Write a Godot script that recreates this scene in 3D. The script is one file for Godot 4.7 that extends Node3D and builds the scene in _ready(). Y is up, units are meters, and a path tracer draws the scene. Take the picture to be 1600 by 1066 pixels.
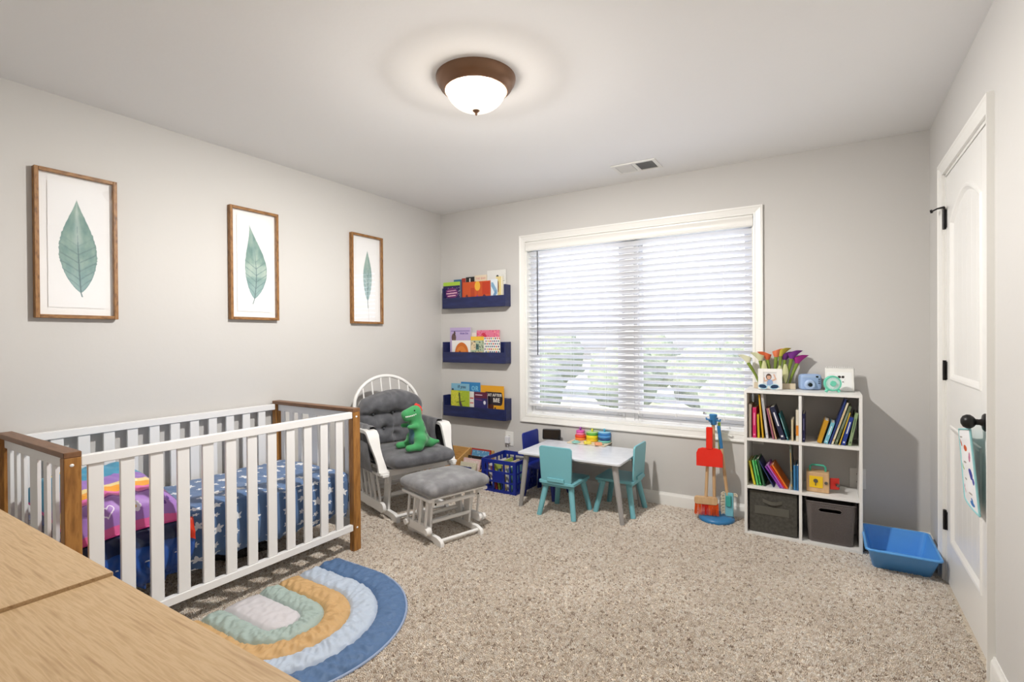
extends Node3D
# A child's bedroom. Back wall z = 0, wall beside the crib x = 0, carpet y = 0; metres.
const W := 3.666
const H := 2.44
const D := 4.4
const EYE := Vector3(3.1582, 1.248, 3.7738)
const FOCAL := 788.72
var turn := Basis.from_euler(Vector3(-0.0059, 0.5577, -0.007))
var rng := RandomNumberGenerator.new()
var taken := {}
var M := {}


func _ready() -> void:
	rng.seed = 7
	# --- camera
	var cam := Camera3D.new()
	cam.name = "camera"
	cam.transform = Transform3D(turn, EYE)
	cam.fov = rad_to_deg(2.0 * atan(533.0 / FOCAL))
	cam.near = 0.02
	cam.far = 300.0
	add_child(cam)
	cam.current = true
	# --- sky and exposure: an even, thinly clouded white sky
	var sky := ProceduralSkyMaterial.new()
	sky.sky_top_color = Color(0.80, 0.84, 0.95)
	sky.sky_horizon_color = Color(0.95, 0.95, 0.985)
	sky.ground_bottom_color = Color(0.55, 0.54, 0.5)
	sky.ground_horizon_color = Color(0.85, 0.85, 0.86)
	sky.sky_energy_multiplier = 1.65
	sky.ground_energy_multiplier = 1.0
	var env := Environment.new()
	env.background_mode = Environment.BG_SKY
	env.sky = Sky.new()
	env.sky.sky_material = sky
	env.tonemap_mode = Environment.TONE_MAPPER_LINEAR
	env.tonemap_exposure = 1.33
	env.sdfgi_enabled = true
	env.ssao_enabled = true
	env.ssil_enabled = true
	var we := WorldEnvironment.new()
	we.name = "environment"
	we.environment = env
	add_child(we)
	# --- hazy sun behind the house: it lights the yard that the window looks on, not the room
	var sun := DirectionalLight3D.new()
	sun.name = "sun"
	sun.look_at_from_position(Vector3(-6, 14, 10), Vector3.ZERO)
	sun.light_color = Color(1.0, 0.97, 0.92)
	sun.light_energy = 2.6
	sun.light_angular_distance = 2.0
	sun.sky_mode = DirectionalLight3D.SKY_MODE_LIGHT_ONLY
	sun.shadow_enabled = true
	add_child(sun)
	# --- the rest
	materials()
	room()
	window_and_blind()
	closet_door()
	outdoors()
	ceiling_lamp()
	ceiling_vent()
	dressers()
	crib()
	bedding()
	glider()
	ottoman()
	plush_dinosaur()
	rainbow_mat()
	cube_shelf()
	wall_ledges()
	play_table()
	crate_and_bin()
	cleaning_set()
	storage_tub()
	pictures()
	shelf_top_things()
	outlets()
	carpet()


# ---------------------------------------------------------------- helpers
class Geo:
	var v := PackedVector3Array()
	var n := PackedVector3Array()
	var uv := PackedVector2Array()
	var c := PackedColorArray()
	var col := Color.WHITE
	var xf := Transform3D.IDENTITY

	func tri(a: Vector3, b: Vector3, d: Vector3, na: Vector3, nb: Vector3, nd: Vector3, ua := Vector2.ZERO, ub := Vector2.ZERO, ud := Vector2.ZERO) -> void:
		var g := (b - a).cross(d - a)
		if g.length_squared() < 1e-18:
			return
		if g.dot(na + nb + nd) > 0.0:
			var s := b; b = d; d = s
			s = nb; nb = nd; nd = s
			var w := ub; ub = ud; ud = w
		for p in [a, b, d]: v.append(xf * p)
		for p in [na, nb, nd]: n.append((xf.basis * p).normalized())
		uv.append(ua); uv.append(ub); uv.append(ud)
		c.append(col); c.append(col); c.append(col)

	func quad(a: Vector3, b: Vector3, d: Vector3, e: Vector3, nn: Vector3, u0 := Vector2(0, 1), u1 := Vector2(1, 1), u2 := Vector2(1, 0), u3 := Vector2(0, 0)) -> void:
		tri(a, b, d, nn, nn, nn, u0, u1, u2)
		tri(a, d, e, nn, nn, nn, u0, u2, u3)

	func quad4(p: Array, q: Array) -> void:
		tri(p[0], p[1], p[2], q[0], q[1], q[2])
		tri(p[0], p[2], p[3], q[0], q[2], q[3])

	func box(at: Vector3, size: Vector3, b := 0.0, rot := Basis.IDENTITY) -> Geo:
		var old := xf
		xf = xf * Transform3D(rot, at)
		var h := size / 2.0
		b = minf(b, minf(h.x, minf(h.y, h.z)) * 0.98)
		var k := h - Vector3(b, b, b)
		var P := func(ax: int, s: Vector3) -> Vector3:
			var r := Vector3(s.x * k.x, s.y * k.y, s.z * k.z)
			r[ax] = s[ax] * h[ax]
			return r
		var ax := [Vector3.RIGHT, Vector3.UP, Vector3.BACK]
		for i in 3:
			var j: int = (i + 1) % 3
			var l: int = (i + 2) % 3
			for s in [-1.0, 1.0]:
				var q := []
				for t in [[-1.0, -1.0], [1.0, -1.0], [1.0, 1.0], [-1.0, 1.0]]:
					var sg := Vector3.ZERO
					sg[i] = s; sg[j] = t[0]; sg[l] = t[1]
					q.append(P.call(i, sg))
				quad(q[0], q[1], q[2], q[3], ax[i] * s)
				if b > 0.0:
					for s2 in [-1.0, 1.0]:
						var e := []
						for t in [-1.0, 1.0]:
							var sg := Vector3.ZERO
							sg[i] = s; sg[j] = s2; sg[l] = t
							e.append(sg)
						quad4([P.call(i, e[0]), P.call(i, e[1]), P.call(j, e[1]), P.call(j, e[0])], [ax[i] * s, ax[i] * s, ax[j] * s2, ax[j] * s2])
		if b > 0.0:
			for m in 8:
				var sg := Vector3(1.0 if m & 1 else -1.0, 1.0 if m & 2 else -1.0, 1.0 if m & 4 else -1.0)
				tri(P.call(0, sg), P.call(1, sg), P.call(2, sg), ax[0] * sg.x, ax[1] * sg.y, ax[2] * sg.z)
		xf = old
		return self

	func tube(p: Array, r, seg := 8, caps := true, flat := 1.0) -> Geo:
		var m := p.size()
		var rings := []
		var up := Vector3.ZERO
		var dirs := []
		for i in m:
			var d: Vector3 = (p[mini(i + 1, m - 1)] - p[maxi(i - 1, 0)]).normalized()
			dirs.append(d)
			if i == 0:
				up = d.cross(Vector3.UP if absf(d.y) < 0.9 else Vector3.RIGHT).normalized()
			else:
				up = (up - d * up.dot(d)).normalized()
			var side := d.cross(up)
			var ring := []
			for k in seg:
				var a := TAU * k / seg
				ring.append(up * cos(a) + side * sin(a) * flat)
			rings.append(ring)
		for i in m - 1:
			var r0: float = r[i] if r is Array else r
			var r1: float = r[i + 1] if r is Array else r
			for k in seg:
				var k2 := (k + 1) % seg
				quad4([p[i] + rings[i][k] * r0, p[i] + rings[i][k2] * r0, p[i + 1] + rings[i + 1][k2] * r1, p[i + 1] + rings[i + 1][k] * r1], [rings[i][k], rings[i][k2], rings[i + 1][k2], rings[i + 1][k]])
		if caps:
			for e in [[0, -1.0], [m - 1, 1.0]]:
				var i: int = e[0]
				var rr: float = r[i] if r is Array else r
				var nn: Vector3 = dirs[i] * float(e[1])
				for k in seg:
					tri(p[i], p[i] + rings[i][k] * rr, p[i] + rings[i][(k + 1) % seg] * rr, nn, nn, nn)
		return self

	func lathe(prof: Array, seg := 24, at := Vector3.ZERO, ribs := 0, rib := 0.0) -> Geo:
		# prof: Vector2(radius, height); the surface faces the right of its way up
		var nr := []
		for i in prof.size() - 1:
			var d: Vector2 = (prof[i + 1] - prof[i]).normalized()
			nr.append(Vector2(d.y, -d.x))
		for i in prof.size() - 1:
			var a: Vector2 = nr[i]
			var b: Vector2 = nr[i]
			if i > 0 and a.dot(nr[i - 1]) > 0.6: a = (a + nr[i - 1]).normalized()
			if i < nr.size() - 1 and b.dot(nr[i + 1]) > 0.6: b = (b + nr[i + 1]).normalized()
			for k in seg:
				var q := []
				var w := []
				for t in [[prof[i], k, a], [prof[i], k + 1, a], [prof[i + 1], k + 1, b], [prof[i + 1], k, b]]:
					var an: float = TAU * float(t[1]) / seg
					var rr: float = t[0].x * (1.0 + rib * cos(an * ribs))
					q.append(at + Vector3(cos(an) * rr, t[0].y, sin(an) * rr))
					var tilt: float = rib * ribs * sin(an * ribs)
					w.append((Vector3(cos(an), 0, sin(an)) * t[2].x + Vector3(-sin(an), 0, cos(an)) * tilt * t[2].x + Vector3(0, t[2].y, 0)).normalized())
				quad4(q, w)
		return self

	func prism(poly: Array, z0: float, z1: float, b := 0.0) -> Geo:
		# an outline in x, y pushed from z0 to z1, its rims eased by b
		var pk := PackedVector2Array(poly)
		if not Geometry2D.is_polygon_clockwise(pk): pk.reverse()
		var m := pk.size()
		var en := []
		for i in m:
			var d := (pk[(i + 1) % m] - pk[i]).normalized()
			en.append(Vector2(-d.y, d.x))
		var vn := []
		var ins := PackedVector2Array()
		for i in m:
			var a: Vector2 = en[(i + m - 1) % m]
			var d: Vector2 = en[i]
			var q := (a + d).normalized()
			vn.append([a if a.dot(d) < 0.6 else q, d if a.dot(d) < 0.6 else q])
			ins.append(pk[i] - q * b / maxf(0.5, q.dot(a)))
		var tr := Geometry2D.triangulate_polygon(ins)
		for z in [[z0, -1.0], [z1, 1.0]]:
			var nn := Vector3(0, 0, z[1])
			for i in range(0, tr.size(), 3):
				var q := []
				for j in 3: q.append(Vector3(ins[tr[i + j]].x, ins[tr[i + j]].y, z[0]))
				tri(q[0], q[1], q[2], nn, nn, nn)
		for i in m:
			var j := (i + 1) % m
			var na := Vector3(vn[i][1].x, vn[i][1].y, 0)
			var nb := Vector3(vn[j][0].x, vn[j][0].y, 0)
			var a := pk[i]
			var d := pk[j]
			var lo := minf(z0, z1) + b
			var hi := maxf(z0, z1) - b
			quad4([Vector3(a.x, a.y, lo), Vector3(d.x, d.y, lo), Vector3(d.x, d.y, hi), Vector3(a.x, a.y, hi)], [na, nb, nb, na])
			if b > 0.0:
				quad4([Vector3(a.x, a.y, hi), Vector3(d.x, d.y, hi), Vector3(ins[j].x, ins[j].y, hi + b), Vector3(ins[i].x, ins[i].y, hi + b)], [na, nb, Vector3.BACK, Vector3.BACK])
				quad4([Vector3(a.x, a.y, lo), Vector3(d.x, d.y, lo), Vector3(ins[j].x, ins[j].y, lo - b), Vector3(ins[i].x, ins[i].y, lo - b)], [na, nb, Vector3.FORWARD, Vector3.FORWARD])
		return self

	func sheet(nu: int, nv: int, f: Callable, sgn := 1.0, wrap := false, us := Vector2.ONE) -> Geo:
		# f(u, v), u and v in 0..1; normals by difference
		var p := []
		for i in nu + 1:
			var row := PackedVector3Array()
			for j in nv + 1: row.append(f.call(float(i) / nu, float(j) / nv))
			p.append(row)
		var q := []
		for i in nu + 1:
			var row := PackedVector3Array()
			for j in nv + 1:
				var i0 := i - 1
				var i1 := i + 1
				if wrap:
					i0 = (i0 + nu) % nu
					i1 = i1 % nu
				var du: Vector3 = p[mini(i1, nu)][j] - p[maxi(i0, 0)][j]
				var dv: Vector3 = p[i][mini(j + 1, nv)] - p[i][maxi(j - 1, 0)]
				row.append(du.cross(dv).normalized() * sgn)
			for j in nv + 1:
				if row[j].length_squared() < 0.5: row[j] = row[1] if j == 0 else row[j - 1]
			q.append(row)
		for j in [0, nv]:   # one normal where a rim closes to a point
			if p[0][j].distance_to(p[nu / 2][j]) < 1e-4 and p[0][j].distance_to(p[nu / 4][j]) < 1e-4:
				var sum := Vector3.ZERO
				for i in nu: sum += q[i][j]
				if sum.length() > 0.1:
					for i in nu + 1: q[i][j] = sum.normalized()
		for i in nu:
			for j in nv:
				var k := [[i, j], [i + 1, j], [i + 1, j + 1], [i, j + 1]]
				var t := []
				for e in k: t.append(Vector2(float(e[0]) / nu, float(e[1]) / nv) * us)
				for s in [[0, 1, 2], [0, 2, 3]]:
					var a: Array = k[s[0]]
					var b: Array = k[s[1]]
					var d: Array = k[s[2]]
					tri(p[a[0]][a[1]], p[b[0]][b[1]], p[d[0]][d[1]], q[a[0]][a[1]], q[b[0]][b[1]], q[d[0]][d[1]], t[s[0]], t[s[1]], t[s[2]])
		return self

	func blob(at: Vector3, r: Vector3, e := 1.0, nu := 16, nv := 10) -> Geo:
		# a ball, or with e < 1 a rounded box
		var f := func(u: float, w: float) -> Vector3:
			var a := u * TAU
			var b := (w - 0.5) * PI
			var g := func(x: float) -> float: return signf(x) * pow(absf(x), e)
			return at + Vector3(r.x * g.call(cos(b)) * g.call(cos(a)), r.y * g.call(sin(b)), r.z * g.call(cos(b)) * g.call(sin(a)))
		return sheet(nu, nv, f, -1.0, true)

	# a stuffed pad: flat box with full rounded rims, crowned on top
	func pad(at: Vector3, w: float, d: float, up: float, down: float, crown := 0.0, e := 0.32, nu := 40) -> Geo:
		for s in [1.0, -1.0]:
			var f := func(u: float, t: float) -> Vector3:
				var a := sin((u - 0.5) * PI)
				var b := sin((t - 0.5) * PI)
				var k := pow(maxf(0.0, (1.0 - pow(absf(a), 8.0)) * (1.0 - pow(absf(b), 8.0))), e)
				var y := (up * k + crown * (1.0 - a * a) * (1.0 - b * b)) if s > 0.0 else -down * k
				var r := 1.0 - 0.055 * pow(absf(a * b), 6.0)
				return at + Vector3(a * w * 0.5 * r, y, b * d * 0.5 * r)
			sheet(nu, nu, f, -s)
		return self

	func mesh() -> ArrayMesh:
		var arr := []
		arr.resize(Mesh.ARRAY_MAX)
		arr[Mesh.ARRAY_VERTEX] = v
		arr[Mesh.ARRAY_NORMAL] = n
		arr[Mesh.ARRAY_TEX_UV] = uv
		arr[Mesh.ARRAY_COLOR] = c
		var am := ArrayMesh.new()
		am.add_surface_from_arrays(Mesh.PRIMITIVE_TRIANGLES, arr)
		return am


func numbered(called: String) -> String:
	taken[called] = taken.get(called, -1) + 1
	return called if taken[called] == 0 else "%s_%03d" % [called, taken[called]]

func thing(called: String, label: String, category: String, at := Vector3.ZERO, yaw := 0.0, group := "", kind := "") -> Node3D:
	var o := Node3D.new()
	o.name = numbered(called)
	o.position = at
	o.rotation.y = yaw
	tag(o, label, category, group, kind)
	add_child(o)
	return o

func tag(o: Node, label: String, category := "", group := "", kind := "") -> void:
	if label: o.set_meta("label", label)
	if category: o.set_meta("category", category)
	if group: o.set_meta("group", group)
	if kind: o.set_meta("kind", kind)

func put(called: String, g, m: Material, parent: Node = null, at := Vector3.ZERO, label := "") -> MeshInstance3D:
	var o := MeshInstance3D.new()
	o.name = called if parent else numbered(called)
	o.mesh = g.mesh() if g is Geo else g
	o.material_override = m
	o.position = at
	o.cast_shadow = GeometryInstance3D.SHADOW_CASTING_SETTING_ON
	if label: o.set_meta("label", label)
	(parent if parent else self).add_child(o, true)
	return o

func struct(called: String, g, m: Material, label := "", category := "") -> MeshInstance3D:
	var o := put(called, g, m)
	tag(o, label, category, "", "structure")
	return o

func lettering(words: String, size: float, m: Material, parent: Node, at: Vector3, rot := Vector3.ZERO, deep := 0.0008, called := "lettering", serif := false) -> MeshInstance3D:
	var t := TextMesh.new()
	var f := SystemFont.new()
	f.font_names = PackedStringArray(["Droid Serif" if serif else "Droid Sans"])
	f.font_weight = 700
	t.font = f
	t.text = words
	t.font_size = 32
	t.pixel_size = size / 32.0
	t.depth = deep
	t.curve_step = 2.0
	var o := put(called, t, m, parent, at)
	o.rotation = rot
	return o

# a pixel of the photograph is a direction; the plane it meets gives the place
func px(u: float, v: float) -> Vector3:
	return turn * Vector3((u - 800.0) / FOCAL, -(v - 533.0) / FOCAL, -1.0)

func on_z(u: float, v: float, z: float) -> Vector3:
	var d := px(u, v)
	return EYE + d * ((z - EYE.z) / d.z)

func on_y(u: float, v: float, y: float) -> Vector3:
	var d := px(u, v)
	return EYE + d * ((y - EYE.y) / d.y)

func rgb(r: int, g: int, b: int) -> Color:
	return Color8(r, g, b)

func mk(key: String, c: Color, rough := 0.6, o := {}) -> StandardMaterial3D:
	if M.has(key): return M[key]
	var m := StandardMaterial3D.new()
	m.resource_name = key
	m.albedo_color = c
	m.roughness = rough
	m.metallic = o.get("metal", 0.0)
	m.metallic_specular = o.get("spec", 0.5)
	if o.has("tex"): m.albedo_texture = o.tex
	if o.has("tri"):
		m.uv1_triplanar = true
		m.uv1_world_triplanar = o.get("world", false)
		m.uv1_scale = o.tri if o.tri is Vector3 else Vector3.ONE * float(o.tri)
	if o.has("bump"):
		m.heightmap_enabled = true
		m.heightmap_texture = o.bump
		m.heightmap_scale = o.get("high", 0.05)
	if o.has("coat"):
		m.clearcoat_enabled = true
		m.clearcoat = o.coat
		m.clearcoat_roughness = o.get("coatrough", 0.1)
	if o.has("sheen"):
		m.rim_enabled = true
		m.rim = o.sheen
		m.rim_tint = 0.5
	if o.has("back"):
		m.backlight_enabled = true
		m.backlight = o.back
	if o.has("vc"): m.vertex_color_use_as_albedo = true
	if o.has("alpha"):
		m.transparency = BaseMaterial3D.TRANSPARENCY_ALPHA
		m.albedo_color.a = o.alpha
	if o.has("glow"):
		m.emission_enabled = true
		m.emission = o.glow
		m.emission_energy_multiplier = o.get("power", 1.0)
	if o.has("clamp"): m.texture_repeat = false
	M[key] = m
	return m

func ntex(freq: float, ramp: Array, sd := 1, octaves := 4, size := 512, warp := 0.0, type := FastNoiseLite.TYPE_SIMPLEX_SMOOTH) -> NoiseTexture2D:
	var f := FastNoiseLite.new()
	f.noise_type = type
	f.seed = sd
	f.frequency = freq
	f.fractal_octaves = octaves
	if warp > 0.0:
		f.domain_warp_enabled = true
		f.domain_warp_amplitude = warp
		f.domain_warp_frequency = freq * 0.7
	var t := NoiseTexture2D.new()
	t.width = size
	t.height = size
	t.seamless = true
	t.noise = f
	if ramp:
		var gr := Gradient.new()
		gr.offsets = PackedFloat32Array(ramp.map(func(e): return e[0]))
		gr.colors = PackedColorArray(ramp.map(func(e): return e[1]))
		t.color_ramp = gr
	return t

# a small painter for flat print: shapes in 0..1 of a page, y down
func page(w: int, h: int, ground: Color, ops: Array) -> ImageTexture:
	var im := Image.create(w, h, false, Image.FORMAT_RGB8)
	im.fill(ground)
	for o in ops:
		match o[0]:
			"r":
				im.fill_rect(Rect2i(int(o[1] * w), int(o[2] * h), maxi(1, int(o[3] * w)), maxi(1, int(o[4] * h))), o[5])
			"e":
				for y in range(maxi(0, int((o[2] - o[4]) * h)), mini(h, int((o[2] + o[4]) * h) + 1)):
					for x in range(maxi(0, int((o[1] - o[3]) * w)), mini(w, int((o[1] + o[3]) * w) + 1)):
						var a: float = (float(x) / w - o[1]) / o[3]
						var b: float = (float(y) / h - o[2]) / o[4]
						if a * a + b * b <= 1.0: im.set_pixel(x, y, o[5])
			"l":
				var steps := int(maxf(absf(o[3] - o[1]) * w, absf(o[4] - o[2]) * h)) + 1
				for k in steps + 1:
					var t := float(k) / steps
					var x := int(lerpf(o[1], o[3], t) * w)
					var y := int(lerpf(o[2], o[4], t) * h)
					var r := maxi(1, int(o[5] * w))
					im.fill_rect(Rect2i(x - r / 2, y - r / 2, r, r), o[6])
			"n":   # speckle: n, count, size, colour, seed, x, y, w, h
				var g := RandomNumberGenerator.new()
				g.seed = o[4]
				for k in o[1]:
					im.fill_rect(Rect2i(int((o[5] + g.randf() * o[7]) * w), int((o[6] + g.randf() * o[8]) * h), maxi(1, int(o[2] * w)), maxi(1, int(o[2] * w))), o[3])
	return ImageTexture.create_from_image(im)


# ---------------------------------------------------------------- materials
func materials() -> void:
	var peel := ntex(0.03, [], 3, 3, 512)
	mk("wall paint", rgb(209, 207, 204), 0.75, {"bump": peel, "high": 0.025, "tri": 1.4, "world": true, "spec": 0.3})
	mk("ceiling paint", rgb(244, 244, 244), 0.85, {"bump": peel, "high": 0.03, "tri": 1.2, "world": true, "spec": 0.25})
	mk("trim white", rgb(240, 239, 235), 0.35)
	mk("door white", rgb(240, 239, 236), 0.32)
	mk("vinyl white", rgb(240, 241, 243), 0.3)
	mk("slat white", rgb(240, 241, 244), 0.35, {"back": Color(0.3, 0.3, 0.31)})
	mk("cord white", rgb(238, 238, 238), 0.7)
	mk("wand grey", rgb(70, 72, 76), 0.2)
	mk("pane", Color(1, 1, 1), 0.0, {"alpha": 0.04})
	mk("black iron", rgb(28, 27, 27), 0.38, {"metal": 0.35})
	mk("bronze", rgb(132, 100, 78), 0.36, {"metal": 0.6})
	mk("crib white", rgb(240, 240, 240), 0.32)
	var brown := ntex(0.012, [[0.0, rgb(122, 80, 34)], [0.45, rgb(160, 110, 54)], [0.7, rgb(174, 123, 62)], [1.0, rgb(140, 94, 42)]], 11, 5, 512, 20.0)
	mk("crib wood", Color.WHITE, 0.38, {"tex": brown, "tri": Vector3(5.0, 0.9, 5.0)})
	mk("crib wood across", Color.WHITE, 0.42, {"tex": ntex(0.012, [[0.0, rgb(96, 64, 40)], [0.5, rgb(128, 90, 60)], [1.0, rgb(110, 76, 50)]], 12, 5, 512, 20.0), "tri": Vector3(0.9, 5.0, 5.0)})
	var oak := ntex(0.009, [[0.0, rgb(172, 140, 102)], [0.35, rgb(198, 168, 128)], [0.5, rgb(208, 179, 140)], [0.68, rgb(194, 163, 122)], [1.0, rgb(212, 184, 146)]], 21, 6, 1024, 14.0)
	mk("oak top", rgb(247, 245, 243), 0.5, {"tex": oak, "tri": Vector3(0.5, 9.0, 9.0), "world": true, "bump": ntex(0.02, [], 22, 5, 512), "high": 0.006})
	mk("oak edge", rgb(128, 92, 56), 0.55)
	mk("oak front", Color.WHITE, 0.5, {"tex": oak, "tri": Vector3(0.6, 4.0, 4.0)})
	mk("frame wood", Color.WHITE, 0.5, {"tex": ntex(0.02, [[0.0, rgb(88, 58, 26)], [0.4, rgb(142, 98, 52)], [0.75, rgb(160, 116, 66)], [1.0, rgb(120, 80, 40)]], 31, 5, 512, 25.0), "tri": Vector3(5.0, 1.6, 5.0)})
	mk("mount white", rgb(243, 243, 243), 0.8)
	mk("picture glass", Color(1, 1, 1), 0.0, {"alpha": 0.02})
	var plush := ntex(0.05, [], 41, 4, 512)
	mk("grey plush", Color.WHITE, 0.85, {"tex": ntex(0.008, [[0.0, rgb(72, 73, 78)], [0.5, rgb(90, 91, 96)], [1.0, rgb(114, 114, 119)]], 42, 5, 512, 15.0), "tri": 2.2, "bump": plush, "high": 0.06, "sheen": 0.8})
	mk("ottoman plush", Color.WHITE, 0.8, {"tex": ntex(0.006, [[0.0, rgb(104, 104, 108)], [0.45, rgb(124, 124, 127)], [1.0, rgb(158, 158, 161)]], 43, 5, 512, 25.0), "tri": 2.6, "bump": plush, "high": 0.05, "sheen": 0.9})
	mk("grey button", rgb(78, 79, 84), 0.7)
	mk("glider white", rgb(240, 239, 237), 0.34)
	mk("dark bolt", rgb(52, 46, 42), 0.4, {"metal": 0.6})
	mk("dinosaur plush", Color.WHITE, 0.9, {"vc": true, "bump": ntex(0.12, [], 44, 3, 256), "high": 0.06, "tri": 8.0, "sheen": 0.6})
	mk("red felt", rgb(222, 62, 52), 0.85, {"sheen": 0.4})
	mk("white felt", rgb(240, 240, 236), 0.85)
	mk("eye black", rgb(14, 14, 16), 0.15)
	mk("shelf white", rgb(238, 237, 234), 0.42)
	mk("navy paint", Color.WHITE, 0.42, {"tex": ntex(0.02, [[0.0, rgb(28, 35, 74)], [0.5, rgb(32, 40, 86)], [1.0, rgb(40, 50, 102)]], 51, 4, 256, 10.0), "tri": Vector3(1.2, 5.0, 5.0)})
	mk("paper", rgb(233, 228, 214), 0.85)
	mk("teal paint", rgb(122, 187, 198), 0.42)
	mk("navy chair", rgb(26, 44, 138), 0.4)
	mk("table top", Color.WHITE, 0.28, {"tex": ntex(0.02, [[0.0, rgb(214, 217, 224)], [1.0, rgb(228, 231, 237)]], 52, 3, 256), "tri": 2.0})
	mk("table leg", rgb(166, 164, 163), 0.45)
	mk("crate blue", rgb(24, 44, 142), 0.38)
	var pine := ntex(0.012, [[0.0, rgb(186, 136, 72)], [0.5, rgb(212, 168, 104)], [1.0, rgb(196, 150, 86)]], 61, 5, 512, 25.0)
	mk("pine", Color.WHITE, 0.5, {"tex": pine, "tri": Vector3(1.0, 6.0, 6.0)})
	mk("beech", Color.WHITE, 0.5, {"tex": ntex(0.012, [[0.0, rgb(196, 156, 112)], [0.5, rgb(216, 180, 138)], [1.0, rgb(206, 168, 124)]], 62, 4, 256, 15.0), "tri": Vector3(6.0, 1.0, 6.0)})
	mk("plastic red", rgb(232, 36, 18), 0.25, {"coat": 0.4})
	mk("plastic blue", rgb(52, 124, 178), 0.35)
	mk("tub blue", rgb(92, 164, 234), 0.3)
	mk("plastic aqua", rgb(92, 178, 190), 0.35)
	mk("lime", rgb(168, 206, 62), 0.4)
	mk("bristle orange", rgb(226, 84, 18), 0.6)
	mk("bristle red", rgb(202, 28, 8), 0.6)
	mk("yarn", rgb(222, 212, 190), 0.9)
	mk("bin cloth", Color.WHITE, 0.9, {"tex": ntex(0.05, [[0.0, rgb(64, 62, 57)], [0.5, rgb(76, 74, 68)], [1.0, rgb(86, 84, 77)]], 71, 4, 256), "tri": 3.0, "bump": ntex(0.2, [], 72, 2, 256), "high": 0.04})
	mk("bin label", rgb(92, 90, 82), 0.8)
	mk("bin plastic", rgb(104, 97, 95), 0.45)
	mk("plate white", rgb(240, 239, 235), 0.3)
	mk("socket slot", rgb(40, 38, 36), 0.6)
	mk("charger white", rgb(232, 233, 238), 0.3)
	mk("screen black", rgb(20, 20, 24), 0.08)
	mk("bezel", rgb(34, 34, 38), 0.4)
	mk("navy print", rgb(28, 36, 84), 0.6)
	mk("pink felt", rgb(233, 120, 176), 0.5)
	mk("satin blue", rgb(38, 82, 160), 0.28, {"sheen": 0.4})
	mk("satin dark", rgb(20, 38, 78), 0.35, {"sheen": 0.3})
	mk("mattress", rgb(226, 226, 228), 0.8)
	mk("camo cloth", Color.WHITE, 0.85, {"tex": ntex(0.03, [[0.0, rgb(18, 18, 20)], [0.45, rgb(44, 44, 48)], [0.6, rgb(90, 90, 92)], [1.0, rgb(26, 26, 28)]], 81, 3, 256), "tri": 6.0})
	mk("carpet backing", Color.WHITE, 0.95, {"tex": ntex(0.06, [[0.0, rgb(192, 176, 156)], [0.5, rgb(222, 209, 191)], [1.0, rgb(238, 229, 214)]], 91, 4, 512), "tri": 3.0, "world": true})
	mk("carpet yarn", Color.WHITE, 0.95, {"vc": true})


# ---------------------------------------------------------------- the setting
func skirting(called: String, a: Vector3, b: Vector3, inward: Vector3) -> void:
	var g := Geo.new()
	var along := (b - a).normalized()
	g.xf = Transform3D(Basis(inward, Vector3.UP, along), a)
	if inward.cross(Vector3.UP).dot(along) < 0.0:
		g.xf = Transform3D(Basis(inward, Vector3.UP, -along), b)
	g.prism([Vector2(0, 0), Vector2(0.014, 0), Vector2(0.014, 0.072), Vector2(0.011, 0.082), Vector2(0.0065, 0.088), Vector2(0.005, 0.096), Vector2(0, 0.096)], 0.0, (b - a).length())
	struct(called, g, M["trim white"], "white painted baseboard along the foot of the wall" if called != "baseboard_back" else "white painted baseboard under the window wall", "baseboard")

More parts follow.
